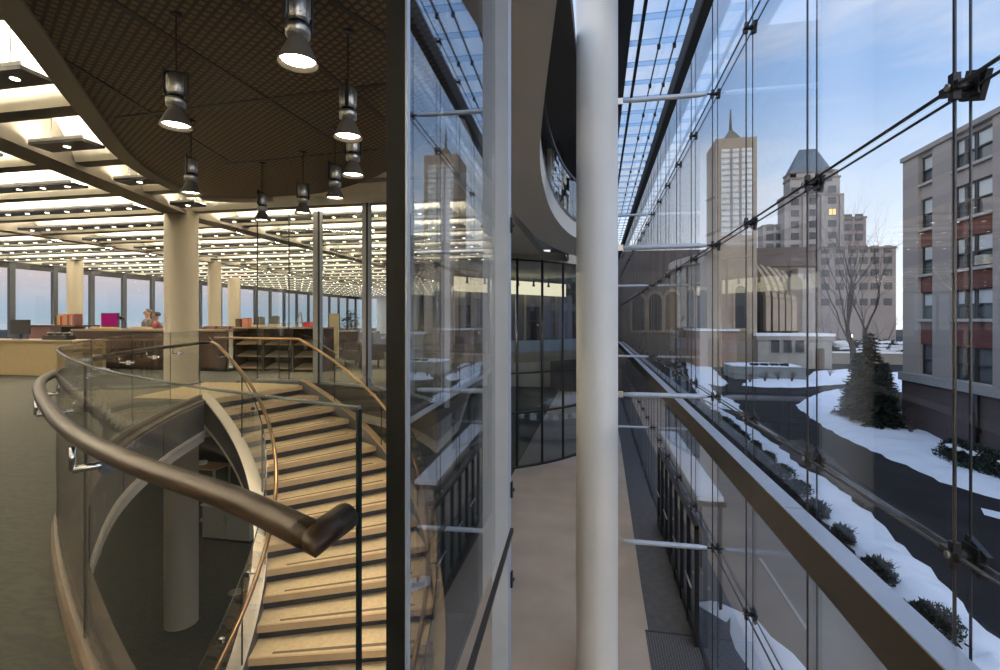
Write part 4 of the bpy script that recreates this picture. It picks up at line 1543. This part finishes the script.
hd = [at(u, v, GZ) for u, v in [(690, 402), (722, 424), (756, 452), (797, 495), (832, 533), (876, 578), (940, 640), (985, 690)]]
hl = resample(hd, 46)
rnd = random.Random(12)
for k in range(0, 45, 3):
    c0 = hl[k].lerp(hl[k + 1], .5)
    b = MB()
    rad = .44 + .13 * sin(k * 1.7)

    def hp(r, c0=c0, rad=rad):
        a, e = r.uniform(0, 6.28), r.uniform(0, 1.5)
        q = Vector((cos(a) * cos(e) * rad * 1.1, sin(a) * cos(e) * rad * 1.1, sin(e) * .45))
        q *= r.uniform(.5, 1)
        return Vector((c0.x, c0.y, GZ + .02)) + q, 1
    scatter(b, hp, 1100, .11, rnd, NEEDLE2, .2)
    for _ in range(14):
        a = rnd.uniform(0, 6.28)
        b.tube([(c0.x, c0.y, GZ - .05), (c0.x + .25 * cos(a), c0.y + .25 * sin(a), GZ + .3), (c0.x + .45 * cos(a), c0.y + .45 * sin(a), GZ + .42)], [.015, .01, .004], 4, TWIG)
    tag(b.build('shrub', None, None, fix=False), 'low evergreen shrub in the snowy row along the glass wall', 'shrub', 'shrubs in the row below the glass wall')


# ------------------------------------------------------------------ trees
def evergreen(u, vb, vt, width, lab, seed):
    p = at(u, vb, GZ)
    D = F_PX * 6.1 / (vb - HZ)
    H = (vb - vt) * D / F_PX
    W = width * D / F_PX / 2
    t = empty('evergreen_tree', lab, 'tree', 'evergreens on the snowy island', (p.x, p.y, GZ))
    MB().tube([(0, 0, -.1), (0, 0, H * .5), (0, 0, H * .97)], [.10, .07, .02], 8, BARK).build('trunk', None, t)
    b = MB()
    r_ = random.Random(seed)
    nl = 24
    for i in range(nl):
        f = i / (nl - 1)
        z = H * (.10 + .88 * f)
        rad = W * (1 - f) ** .8 * (.85 + .3 * r_.random()) + .08
        nb = int(16 * (1 - f)) + 7
        for k in range(nb):
            a = 2 * pi * k / nb + r_.uniform(-.3, .3)
            L_ = rad * r_.uniform(.7, 1.15)
            dx, dy = cos(a), sin(a)
            for q in range(5):
                s0 = (q + .4) / 5
                c = Vector((dx * L_ * s0, dy * L_ * s0, z - .25 * L_ * s0 + .12 * L_ * s0 * s0))
                for w_ in range(3):
                    d = Vector((dx + r_.uniform(-.9, .9), dy + r_.uniform(-.9, .9), r_.uniform(-.5, .35))).normalized()
                    n_ = d.cross(Vector((r_.uniform(-.5, .5), r_.uniform(-.5, .5), 1))).normalized()
                    s_ = (.30 + .20 * r_.random()) * (W / 1.8) * (1.1 - .4 * f)
                    b.add([c - n_ * s_ * .3, c + n_ * s_ * .3, c + d * s_ + n_ * .04, c + d * s_ - n_ * .04], [(0, 1, 2, 3)], NEEDLE)
    b.build('needles', None, t, fix=False)
    return t


evergreen(870, 425, 333, 44, 'tallest dark evergreen in the middle of the snowy island', 21)
evergreen(858, 418, 352, 34, 'smaller dark evergreen beside the tallest, on the driveway edge', 22)
evergreen(885, 430, 362, 32, 'smaller dark evergreen beside the tallest, on the apartment block edge', 23)


def bare_tree(p, H, seed, lab, group=None, r0=.16, spread=.55, depth=6, name='bare_tree', multi=1, m=BARK):
    t = empty(name, lab, 'tree' if name == 'bare_tree' else 'shrub', group, (p.x, p.y, GZ))
    r_ = random.Random(seed)
    tr, br = MB(), MB()

    def grow(a, d, L_, rad, lev):
        n = 3
        pts, c, dd_ = [a], a, d
        for i in range(n):
            dd_ = (dd_ + Vector((r_.uniform(-.16, .16), r_.uniform(-.16, .16), r_.uniform(-.02, .12)))).normalized()
            c = c + dd_ * L_ / n
            pts.append(c)
        rs = [rad * (1 - .35 * i / n) for i in range(n + 1)]
        (tr if lev == 0 else br).tube(pts, rs, 7 if lev < 2 else 4, m, cap=False)
        if lev >= depth:
            return
        kids = 3 if lev < 4 else 2
        for k in range(kids):
            a2 = r_.uniform(0, 6.28)
            ax = dd_.orthogonal().normalized()
            ax.rotate(Matrix.Rotation(a2, 3, dd_))
            nd = (dd_ + ax * spread * r_.uniform(.6, 1.3) + Vector((0, 0, .12))).normalized()
            q = pts[-1] if k < 2 else pts[-2]
            grow(q, nd, L_ * r_.uniform(.62, .82), rs[-1] * (.72 if k == 0 else .58), lev + 1)

    for k in range(multi):
        a = 2 * pi * k / max(1, multi) + .5
        d = Vector((cos(a) * .2, sin(a) * .2, 1)).normalized() if multi > 1 else Vector((0, 0, 1))
        grow(Vector((0, 0, -.1)), d, H * .28, r0, 0)
    tr.build('trunk', None, t, fix=False)
    br.build('branches', None, t, fix=False)
    return t


p = at(858, 386, GZ)
bare_tree(p, 19.5, 5, 'large leafless tree with spreading bare branches behind the evergreens', r0=.22, multi=3, spread=.46, depth=7, m=mat('dark_bark', (.05, .042, .04), .9, noise=.3, nscale=10))
p = at(911, 436, GZ)
bare_tree(p, 2.2, 8, 'bare twiggy bush in the snow before the apartment wall', name='bare_bush', r0=.03, spread=.6, depth=4, multi=6, m=TWIG)
for k, (u, v) in enumerate([(750, 383), (765, 382), (778, 381), (792, 382), (830, 377)]):
    p = at(u, v, GZ)
    bare_tree(p, 1.7, 30 + k, 'low reddish bare bush in the snow before the planter', 'bare bushes before the planter', name='bare_bush', r0=.03, spread=.8, depth=4, multi=7, m=TWIG)
for k, (u, D) in enumerate([(838, 95), (888, 100), (875, 105), (822, 98)]):
    p = wD(u, 340, D)
    bare_tree(p, 10, 50 + k, 'thin leafless tree far behind the low wall', 'far leafless trees', r0=.15, spread=.5, depth=5)
# dark shrubs by the apartment wall
for k, (u, v) in enumerate([(957, 462), (972, 467), (990, 474), (1006, 480)]):
    p = at(u, v, GZ)
    b = MB()
    rr_ = random.Random(60 + k)

    def hp(r, p=p):
        a, e = r.uniform(0, 6.28), r.uniform(0, 1.5)
        q = Vector((cos(a) * cos(e) * .85, sin(a) * cos(e) * .85, sin(e) * 1.0)) * r.uniform(.5, 1)
        return Vector((p.x, p.y, GZ)) + q, 1
    scatter(b, hp, 1800, .13, rr_, NEEDLE, .2)
    b.tube([(p.x, p.y, GZ - .05), (p.x, p.y, GZ + .5)], .05, 6, TWIG)
    for _ in range(5):
        a = rr_.uniform(0, 6.28)
        b.obox((p.x + .5 * cos(a), p.y + .5 * sin(a), GZ + .75), (.16, .02, 0), (-.02, .14, .03), (0, 0, .03), SNOW)
    tag(b.build('evergreen_shrub', None, None, fix=False), 'dark rounded shrub dusted with snow at the apartment wall', 'shrub', 'dark shrubs at the apartment wall')

# street lamp glowing far off
p = wD(850.5, 336, 62)
t = empty('street_lamp', 'small glowing street lamp beyond the snowy drive', 'street lamp', None, (p.x, p.y, GZ))
MB().tube([(0, 0, 0), (0, 0, p.z - GZ - .2)], .06, 8, BLACK).build('post', None, t)
MB().lathe([(.001, p.z - GZ - .28), (.2, p.z - GZ - .15), (.24, p.z - GZ), (.15, p.z - GZ + .15), (.001, p.z - GZ + .22)], 14, m=emis('street_lamp_glow', (1, .75, .4), 9)).build('globe', None, t)
# cavity of lamps: none

# planter with snow before the chapel wing
x0, x1, y0, y1, z0, z1 = panel_x(734, 806, 366, 53, GZ, 4.5)
t = empty('planter', 'low grey concrete planter with snow on top before the chapel wing', 'planter', None, (x0, y0, GZ))
w, h = x1 - x0, z1 - GZ
MB().box(0, w, 0, y1 - y0, -.1, h, mat('planter_concrete', (.24, .26, .25), .8, noise=.15)).build('wall', None, t)
sm = MB()
nx, ny = 24, 10
vs = [(-.1 + (w + .2) * i / nx, -.1 + (y1 - y0 + .2) * j / ny, h - .05 + .22 * sin(pi * i / nx) ** .4 * sin(pi * j / ny) ** .4 + random.uniform(-.02, .03)) for j in range(ny + 1) for i in range(nx + 1)]
sm.add(vs, [(j * (nx + 1) + i, j * (nx + 1) + i + 1, (j + 1) * (nx + 1) + i + 1, (j + 1) * (nx + 1) + i) for j in range(ny) for i in range(nx)], SNOW, True)
sm.build('snow_cap', None, t)
dk = MB()
for k in range(4):
    dk.box(w * (.25 + .14 * k), w * (.36 + .14 * k), .3, .8, h + .05, h + .3, BLACK)
dk.build('dark_grille', None, t)
# dark mound by the path
p = at(724, 383, GZ)


# ------------------------------------------------------------------ chapel
def arch_prism(mb_, cx, y, z0, z1, hw, d, m, n=10):
    zs_ = z1 - hw
    poly = [(-hw, z0), (hw, z0)] + [(hw * cos(pi * k / n), zs_ + hw * sin(pi * k / n)) for k in range(n + 1)]
    vs_ = [(cx + a, y, b) for a, b in poly] + [(cx + a, y + d, b) for a, b in poly]
    N = len(poly)
    mb_.add(vs_, [tuple(range(N)), tuple(range(2 * N - 1, N - 1, -1))] + [(i, (i + 1) % N, N + (i + 1) % N, N + i) for i in range(N)], m)


ch = empty('chapel', 'pale stone chapel with arched windows, curved buttress ribs and a square bell tower', 'chapel', None)
DCH = 78
x0, x1, y0, y1, z0, z1 = panel_x(560, 757, 254, DCH, GZ, 14)
YC = y0
MB().box(x0 - 30, x1 + 7.5, y0, y1, GZ - 1, z1, LIMED).build('nave', None, ch)
MB().box(x0 - 30.2, x1 + 7.7, y0 - .25, y1 + .2, z1 - 2.6, z1 + .1, mat('brown_stone_parapet', (.17, .14, .13), .85, noise=.15, nscale=.4)).build('parapet', None, ch)


def ux(u, Y):
    k = (u - 500) / F_PX
    D_ = Y / (k * ST + CT)
    return (k * CT - ST) * D_, D_


def zv(v, D_):
    return EYE - (v - HZ) / F_PX * D_


for u, vt, vb, hwpx in [(740, 286, 328, 5), (702, 290, 328, 5), (672, 292, 330, 6), (655, 294, 330, 6), (638, 296, 330, 6), (690, 290, 328, 3)]:
    cx, D_ = ux(u, YC)
    hw = hwpx * D_ / F_PX
    yw = YC
    if u == 740:
        yw = YC - 6
        cx, D_ = ux(u, yw)
        hw = hwpx * D_ / F_PX
    o = MB()
    arch_prism(o, cx, yw - .35, zv(vb, D_) - .4, zv(vt, D_) + .5, hw * 1.35, .36, LIMEB)
    o = o.build('window_surround', None, ch)
    q = MB()
    arch_prism(q, cx, yw - .42, zv(vb, D_), zv(vt, D_), hw, .12, WINF if u != 672 else mat('amber_window', (.12, .08, .03), .3))
    q.build('arched_window', None, o)
# bell tower
xa, Dt = ux(716, YC - 6)
xb, Dt2 = ux(757, YC - 6)
YT = YC - 6
zt = zv(139, Dt)
tw = MB().box(xa, xb, YT, YT + 6.0, GZ - 1, zt, LIMEB).build('tower', None, ch)
wz0, wz1 = zv(236, Dt), zv(150, Dt)
xw0, _ = ux(721, YT)
xw1, _ = ux(752, YT)
lv = MB().box(xw0, xw1, YT - .08, YT + .05, wz0, wz1, mat('tower_reflection_pale', (.72, .75, .76), .5))  # reflection in the glass wall, painted as a pale slatted panel on the tower
nl = 15
for k in range(nl):
    z = wz0 + (wz1 - wz0) * (k + .5) / nl
    lv.box(xw0, xw1, YT - .2, YT - .08, z - .1, z + .1, mat('tower_reflection_slat', (.55, .54, .50), .6))
for f in (.33, .62):
    xx = xw0 + (xw1 - xw0) * f
    lv.box(xx - .12, xx + .12, YT - .26, YT - .08, wz0, wz1, LIMEG)
lv.build('reflection_panel', None, ch)
for f in (.5,):
    cx = (xa + xb) / 2
    cp = MB()
    hw = 1.5
    cy = YT + 3.0
    cp.add([(cx - hw, cy - hw, zt), (cx + hw, cy - hw, zt), (cx + hw, cy + hw, zt), (cx - hw, cy + hw, zt), (cx, cy, zt + 2.4)], [(0, 1, 4), (1, 2, 4), (2, 3, 4), (3, 0, 4), (3, 2, 1, 0)], LIMED)
    cp.build('pyramid_cap', None, ch)
    MB().tube([(cx, cy, zt + 1.8), (cx, cy, zt + 5.0)], [.22, .1], 8, LIMED).build('spire', None, ch)
# curved ribs of the apse
for k, (ub, ut) in enumerate([(767, 757), (774, 764), (781, 772), (787, 779), (793, 786)]):
    xb_, D_ = ux(ub, YC - 3)
    xt_, _ = ux(ut, YC - 3)
    zb_, zt_ = zv(331, D_), zv(264 + k * 2, D_)
    pts = []
    for i in range(13):
        f = i / 12
        xx = xb_ + (xt_ - xb_) * max(0, (f - .45) / .55) ** 2
        pts.append((xx, YC - 3 + 2.4 * max(0, (f - .45) / .55) ** 2, zb_ + (zt_ - zb_) * f))
    MB().ribbon([(0, 0), (0, 1)], [(0, 0), (0, 0.01), (0.01, 0)], LIMEB)
    r_ = MB()
    for i in range(12):
        r_.bar(pts[i], pts[i + 1], .6, 1.2, LIMEB)
    r_.build('buttress_rib', None, ch)
xa, D_ = ux(760, YC - 1.2)
xb, _ = ux(799, YC - 1.2)
MB().box(xa, xb, YC - 1.2, YC + 2, GZ, zv(272, D_), mat('dark_glass_apse', (.085, .085, .09), .5)).build('apse_wall', None, ch)  # one even dark tone behind the ribs
xa, D_ = ux(798, YC - 3.2)
xb, _ = ux(815, YC - 3.2)
MB().box(xa, xb, YC - 3.2, YC + 5, GZ, zv(268, D_), LIMEG).build('apse_end_wall', None, ch)
o = MB()
cx, D_ = ux(794, YC - 3.25)
arch_prism(o, cx, YC - 3.4, zv(331, D_), zv(276, D_), 1.0, .3, LIMED)
o.build('arched_niche', None, ch)
# pinkish porch at the tower foot
xa, D_ = ux(696, YC - 8)
xb, _ = ux(737, YC - 8)
po = MB().box(xa, xb, YC - 8, YC, GZ, zv(331, D_), BRICKT).build('porch', None, ch)
xd0, _ = ux(708, YC - 8)
xd1, _ = ux(719, YC - 8)
MB().box(xd0, xd1, YC - 8.1, YC - 7.9, GZ, zv(338, D_), mat('porch_door', (.13, .09, .06), .6)).build('door', None, po)
MB().box(xa - .3, xb + .3, YC - 8.3, YC, zv(331, D_), zv(331, D_) + .25, SNOW).build('snow_edge', None, po)
# low wing
x0, x1, y0, y1, z0, z1 = panel_x(758, 832, 336, 65.5, GZ, 3.5)
wg = empty('low_wing', 'low flat stone chapel wing with three dark windows and snow on its roof', 'building', None, (x0, y0, GZ))
w, h = x1 - x0, z1 - GZ
MB().box(0, w, 0, 3.5, -.5, h, mat('wing_stone', (.33, .32, .29), .85, noise=.12, nscale=.6)).build('wall', None, wg)
MB().box(-.3, w + .3, -.3, 3.6, h, h + .35, SNOW).build('snow_roof', None, wg)
MB().box(-.2, w + .2, -.2, 0, h - .5, h, LIMEG).build('cornice', None, wg)
for u in (775, 787.5, 799.5):
    cx, D_ = ux(u, y0)
    f = MB().box(cx - x0 - .62, cx - x0 + .62, -.08, .05, zv(353, D_) - GZ, zv(339, D_) - GZ, LIMEG).build('window_frame', None, wg)
    MB().box(cx - x0 - .5, cx - x0 + .5, -.12, -.05, zv(352.5, D_) - GZ, zv(339.5, D_) - GZ, WINF).build('pane', None, f)
cx, D_ = ux(820, y0)
MB().box(cx - x0 - .5, cx - x0 + .5, -.08, .05, 0, 2.6, mat('wing_door', (.12, .08, .06), .6)).build('door', None, wg)
# low garden wall and far shrubs
x0, x1, y0, y1, z0, z1 = panel_x(832, 905, 353, 72, GZ, .6)
o = MB().box(x0, x1, y0, y1, GZ - .3, z1, mat('garden_wall', (.25, .23, .2), .9, noise=.15))
o.box(x0, x1, y0 - .1, y1 + .1, z1, z1 + .2, SNOW)
tag(o.build('garden_wall', None, None), 'low garden wall capped with snow beyond the bare tree', 'garden wall')
x0, x1, y0, y1, z0, z1 = panel_x(836, 905, 343, 80, GZ, 3)
b = MB()
rr_ = random.Random(77)


def hp(r):
    return Vector((r.uniform(x0, x1), r.uniform(y0, y1), GZ + r.uniform(0, 2.6))), 1


scatter(b, hp, 2500, .7, rr_, NEEDLE2, .4)
for _ in range(60):
    q = hp(rr_)[0]
    b.obox((q.x, q.y - 1, q.z + .3), (.8, 0, .05), (0, .4, 0), (0, 0, .16), SNOW)
tag(b.build('snowy_hedge', None, None, fix=False), 'snow dusted hedge beyond the garden wall', 'hedge', None, 'stuff')


# ------------------------------------------------------------------ tall stepped tower block far behind
def block_windows(parent, xs, zs_, y, ww, wh, lit=()):
    for i, x in enumerate(xs):
        for j, z in enumerate(zs_):
            f = MB().box(x - ww / 2, x + ww / 2, y - .12, y, z - wh / 2, z + wh / 2, WINF)
            f.box(x - ww / 2 + .1, x - .06, y - .16, y - .12, z - wh / 2 + .1, z + wh / 2 - .1, WARMWIN if (i, j) in lit else WINK)
            f.box(x + .06, x + ww / 2 - .1, y - .16, y - .12, z - wh / 2 + .1, z + wh / 2 - .1, WARMWIN if (i, j) in lit else WINK)
            f.build('window', None, parent)


DS = 150
tb = empty('tower_block', 'tall stepped pale stone tower block with blue hipped roof far behind the chapel', 'tower block', None)
P = lambda u0, u1, vt, D_, dep: panel_x(u0, u1, vt, D_, GZ, dep)
def blk(u0, u1, vt, dy, dep, name, m=LIMEG):
    Y = DS + dy
    xa, Da = ux(u0, Y)
    xb, Db = ux(u1, Y)
    zt_ = zv(vt, Da)
    dep = min(dep, 5)
    o = MB().box(xa, xb, Y, Y + dep, GZ - 1, zt_, m)
    o.box(xa - .2, xb + .2, Y - .2, Y + dep, zt_ - .5, zt_, LIMED)
    o.build(name, None, tb)
    return xa, xb, Y, zt_


xa, xb, Y, zt_ = blk(784, 843, 196, 0, 14, 'main_shaft')
shaft = (xa, xb, Y, zt_)
x2, x3, Y2, z2 = blk(790, 840, 178, 1.5, 11, 'upper_shaft')
x4, x5, Y4, z4 = blk(790, 833, 172, 2.0, 10, 'top_stage')
rf = MB()
cx, cy = (x4 + x5) / 2, Y4 + 2.5
rf.add([(x4 + .2, Y4, z4), (x5 - .2, Y4, z4), (x5 - .2, Y4 + 5, z4), (x4 + .2, Y4 + 5, z4), (cx - 2.2, cy, zv(160, DS)), (cx + 2.2, cy, zv(160, DS))], [(0, 1, 5, 4), (1, 2, 5), (2, 3, 4, 5), (3, 0, 4), (3, 2, 1, 0)], SLATE)
rf.build('hipped_roof', None, tb)
x6, x7, Y6, z6 = blk(763, 786, 225, 3, 12, 'left_wing')
x8, x9, Y8, z8 = blk(842, 866, 217, 2, 12, 'middle_wing', mat('brownish_stone', (.30, .24, .23), .85, noise=.1, nscale=.3))
x10, x11, Y10, z10 = blk(816, 896, 248, -9, 12, 'low_wing', mat('brown_grey_stone', (.28, .25, .24), .85, noise=.1, nscale=.3))
for s in (x2 + 1, x3 - 1):
    MB().box(s - .8, s + .8, Y2 + .5, Y2 + 3, z2, z2 + 2, LIMEG).build('corner_turret', None, tb)
for k in range(4):
    px = shaft[0] + (shaft[1] - shaft[0]) * (.03 + .313 * k)
    MB().box(px - .5, px + .5, shaft[2] - .6, shaft[2], GZ, shaft[3] - .5, LIMEG).build('pier', None, tb)
sx = shaft[1] - shaft[0]
block_windows(tb, [shaft[0] + sx * f for f in (.19, .50, .82)], [zv(v, DS) for v in (202, 212, 222.5, 233, 243.5, 254)], shaft[2], 1.9, 1.8, lit={(2, 2)})
block_windows(tb, [x2 + (x3 - x2) * .78], [zv(v, DS) for v in (183, 191)], Y2, 1.6, 1.6)
block_windows(tb, [x6 + (x7 - x6) * f for f in (.3, .72)], [zv(v, DS) for v in (233, 242, 251)], Y6, 1.9, 1.8)
block_windows(tb, [x8 + (x9 - x8) * f for f in (.25, .7)], [zv(v, DS) for v in (227, 236, 245)], Y8, 1.9, 1.8)
block_windows(tb, [x10 + (x11 - x10) * f for f in (.12, .3, .46, .60, .74, .9)], [zv(v, DS - 9) for v in (257, 267, 278, 290, 304)], Y10, 1.8, 1.7)

# ------------------------------------------------------------------ apartment block of stone piers and brick
XA = 17.4
ap = empty('apartment_block', 'grey stone and red brick apartment block with sash windows beside the drive', 'building', None)
ztop = EYE + 9.4
bays = [(30.3, 31.5, 1), (26.2, 28.9, 3), (21.6, 24.3, 3), (18.4, 19.6, 1), (13.8, 16.5, 3)]
zled = EYE - 2.94
MB().box(XA + .45, 34, 9, 32.9, GZ - 1, ztop - .2, LIMEG).build('core', None, ap)
STN = brickmat('ashlar_stone', (.33, .305, .295), (.38, .35, .33), (.28, .26, .25), 1.0, 1.1, .55, .008, rot=(pi / 2, 0, pi / 2))
edges_ = [32.9] + [e for a, b, n in bays for e in (b, a)] + [9]
for i in range(0, len(edges_), 2):
    MB().box(XA, XA + .5, edges_[i + 1], edges_[i], zled, ztop, STN).build('stone_pier', None, ap)
MB().box(XA - .12, XA + .5, 9, 32.95, ztop - .25, ztop, LIMEG).build('coping', None, ap)
MB().box(XA - .2, XA + .5, 9, 33.0, zled - .45, zled, mat('stone_ledge', (.33, .33, .33), .8, noise=.1)).build('ledge', None, ap)
MB().box(XA - .05, XA + .5, 9, 32.9, GZ - .5, zled - .45, brickmat('dark_base_brick', (.085, .065, .065), (.11, .085, .085), (.09, .08, .08), 3.0, .9, .3, .02, rot=(pi / 2, 0, pi / 2))).build('base_wall', None, ap)
rows_z = [(8.75, 10.2), (6.27, 7.9), (3.8, 5.35), (1.36, 2.8), (-1.65, 0.0)]
for bi_, (a, b, n) in enumerate(bays):
    zs0 = ztop
    for ri_, (za, zb) in enumerate(rows_z):
        top = BRICKR if ri_ >= 2 else STN
        # wall piece above each window
        MB().box(XA + .14, XA + .5, a, b, zb, zs0 - (0.25 if ri_ == 0 else 0), top).build('spandrel', None, ap)
        MB().box(XA - .02, XA + .4, a, b, za - .14, za, mat('window_sill', (.42, .41, .40), .8)).build('sill', None, ap)
        zs0 = za - .14
        units = [(a, b)] if n == 1 else [(a, a + (b - a) * .5), (a + (b - a) * .5, a + (b - a) * .74), (a + (b - a) * .74, b)]
        for (ya, yb) in units:
            f = MB()
            f.box(XA + .22, XA + .45, ya + .02, ya + .09, za, zb, WINF).box(XA + .22, XA + .45, yb - .09, yb - .02, za, zb, WINF)
            f.box(XA + .22, XA + .45, ya + .09, yb - .09, zb - .07, zb, WINF).box(XA + .22, XA + .45, ya + .09, yb - .09, za, za + .07, WINF)
            zm = za + (zb - za) * .48
            f.box(XA + .22, XA + .45, ya + .09, yb - .09, zm - .035, zm + .035, WINF)
            fo = f.build('sash_frame', None, ap)
            MB().box(XA + .30, XA + .33, ya + .09, yb - .09, zm + .035, zb - .07, WINL if ri_ != 4 else WINP).build('upper_pane', None, fo)
            MB().box(XA + .33, XA + .36, ya + .09, yb - .09, za + .07, zm - .035, WINP).build('lower_pane', None, fo)
    MB().box(XA + .14, XA + .5, a, b, zled, zs0, BRICKR).build('spandrel', None, ap)
# air conditioner in a sash
ac = empty('air_conditioner', 'white window air conditioner in an apartment sash', 'air conditioner', None, (XA + .1, 26.9, 3.87))
MB().box(-.15, .2, -.3, .3, 0, .42, PLAST).build('case', None, ac)
gl_ = MB()
for k in range(6):
    gl_.box(-.165, -.15, -.26, .26, .05 + k * .06, .08 + k * .06, GREYC)
gl_.build('grille', None, ac)
for y in (28.3, 29.6):
    pass
# dark downpipe on the base wall
o = MB().tube([(XA - .19, 26.9, GZ), (XA - .19, 26.9, zled - .47)], .12, 10, BLACK)
o.box(XA - .33, XA - .06, 26.75, 27.05, GZ + 1.0, GZ + 1.15, BLACK)
tag(o.build('downpipe', None, None), 'dark downpipe on the base of the apartment block', 'pipe')

# ------------------------------------------------------------------ the lake
LK = mat('lake_water', (.22, .36, .37), .25, noise=.1, nscale=.02)
struct(MB().box(-3000, XW - 12, -2500, 3000, GZ - 3.2, GZ - 3.0, LK).build('ground_lake'), 'calm pale lake beyond the far windows')

# ================================================================== world light
W = bpy.data.worlds.new('sky')
S.world = W
W.use_nodes = True
nt = W.node_tree
nt.nodes.clear()
N = nt.nodes.new
out = N('ShaderNodeOutputWorld')
bg = N('ShaderNodeBackground')
tc = N('ShaderNodeTexCoord')
sep = N('ShaderNodeSeparateXYZ')
nt.links.new(tc.outputs['Generated'], sep.inputs[0])
# elevation ramp over the campus
r1 = N('ShaderNodeValToRGB')
e = r1.color_ramp.elements
e[0].position, e[0].color = 0.0, (1.05, 1.08, 1.12, 1)
e[1].position, e[1].color = 1.0, (.10, .23, .52, 1)
for pos, c in ((.08, (.96, 1.02, 1.10)), (.20, (.70, .82, 1.0)), (.36, (.36, .54, .86)), (.7, (.20, .36, .70))):
    q = e.new(pos)
    q.color = (*c, 1)
nt.links.new(sep.outputs['Z'], r1.inputs['Fac'])
# elevation ramp over the lake
r2 = N('ShaderNodeValToRGB')
e = r2.color_ramp.elements
e[0].position, e[0].color = 0.0, (.34, .43, .51, 1)
e[1].position, e[1].color = 1.0, (.12, .25, .52, 1)
for pos, c in ((.02, (.36, .44, .54)), (.05, (.50, .48, .54)), (.09, (.68, .57, .55)), (.16, (.92, .84, .80)), (.4, (.55, .68, .9))):
    q = e.new(pos)
    q.color = (*c, 1)
nt.links.new(sep.outputs['Z'], r2.inputs['Fac'])
mr = N('ShaderNodeMapRange')
mr.inputs['From Min'].default_value = -.35
mr.inputs['From Max'].default_value = .05
nt.links.new(sep.outputs['X'], mr.inputs['Value'])
mx = N('ShaderNodeMix')
mx.data_type = 'RGBA'
nt.links.new(mr.outputs['Result'], mx.inputs['Factor'])
nt.links.new(r2.outputs['Color'], mx.inputs['A'])
nt.links.new(r1.outputs['Color'], mx.inputs['B'])
# wisps of cloud
mp = N('ShaderNodeMapping')
mp.inputs['Scale'].default_value = (1.2, 1.2, 3.6)
mp.inputs['Rotation'].default_value = (.35, .25, .2)
nt.links.new(tc.outputs['Generated'], mp.inputs['Vector'])
nz = N('ShaderNodeTexNoise')
nz.inputs['Scale'].default_value = 2.1
nz.inputs['Detail'].default_value = 8
nz.inputs['Roughness'].default_value = .58
nz.inputs['Distortion'].default_value = .5
nt.links.new(mp.outputs['Vector'], nz.inputs['Vector'])
cr = N('ShaderNodeValToRGB')
cr.color_ramp.elements[0].position = .42
cr.color_ramp.elements[1].position = .66
nt.links.new(nz.outputs['Fac'], cr.inputs['Fac'])
cz = N('ShaderNodeMapRange')
cz.inputs['From Min'].default_value = 0.0
cz.inputs['From Max'].default_value = .12
nt.links.new(sep.outputs['Z'], cz.inputs['Value'])
mu = N('ShaderNodeMath')
mu.operation = 'MULTIPLY'
nt.links.new(cr.outputs['Color'], mu.inputs[0])
nt.links.new(cz.outputs['Result'], mu.inputs[1])
mu2 = N('ShaderNodeMath')
mu2.operation = 'MULTIPLY'
nt.links.new(mu.outputs[0], mu2.inputs[0])
mu2.inputs[1].default_value = .75
mu3 = N('ShaderNodeMath')
mu3.operation = 'MULTIPLY'
nt.links.new(mu2.outputs[0], mu3.inputs[0])
nt.links.new(mr.outputs['Result'], mu3.inputs[1])
mx2 = N('ShaderNodeMix')
mx2.data_type = 'RGBA'
nt.links.new(mu3.outputs[0], mx2.inputs['Factor'])
nt.links.new(mx.outputs['Result'], mx2.inputs['A'])
mx2.inputs['B'].default_value = (.80, .82, .90, 1)
tn = N('ShaderNodeMapRange')  # warm tint added to the sky behind the viewer
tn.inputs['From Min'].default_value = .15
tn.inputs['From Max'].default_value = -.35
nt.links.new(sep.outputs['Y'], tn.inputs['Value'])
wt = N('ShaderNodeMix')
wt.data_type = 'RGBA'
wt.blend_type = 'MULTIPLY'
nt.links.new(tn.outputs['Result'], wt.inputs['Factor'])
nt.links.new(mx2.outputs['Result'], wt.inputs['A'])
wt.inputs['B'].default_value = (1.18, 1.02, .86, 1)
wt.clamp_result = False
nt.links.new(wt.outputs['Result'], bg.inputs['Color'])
bh = N('ShaderNodeMapRange')  # sky strengthened behind the viewer, added as fill for surfaces facing back
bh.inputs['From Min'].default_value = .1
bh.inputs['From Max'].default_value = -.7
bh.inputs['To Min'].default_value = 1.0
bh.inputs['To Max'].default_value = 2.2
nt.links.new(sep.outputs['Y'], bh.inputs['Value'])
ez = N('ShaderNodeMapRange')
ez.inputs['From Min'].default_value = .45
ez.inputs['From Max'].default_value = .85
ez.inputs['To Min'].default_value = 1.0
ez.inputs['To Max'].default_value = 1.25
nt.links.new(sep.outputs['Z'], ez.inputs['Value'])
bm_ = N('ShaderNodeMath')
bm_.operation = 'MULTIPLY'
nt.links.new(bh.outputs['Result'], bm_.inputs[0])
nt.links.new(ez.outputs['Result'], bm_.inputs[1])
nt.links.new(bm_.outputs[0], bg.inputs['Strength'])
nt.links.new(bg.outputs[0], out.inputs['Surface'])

# ------------------------------------------------------------------ render look
S.view_settings.view_transform = 'Standard'
S.view_settings.look = 'None'
S.view_settings.exposure = 0.25
S.view_settings.gamma = 1.0
S.view_settings.use_curve_mapping = False
S.cycles.max_bounces = 10
S.cycles.diffuse_bounces = 4
S.cycles.glossy_bounces = 5
S.cycles.transparent_max_bounces = 48
S.cycles.sample_clamp_indirect = 6
S.cycles.caustics_reflective = False
S.cycles.caustics_refractive = False
S.cycles.use_light_tree = True
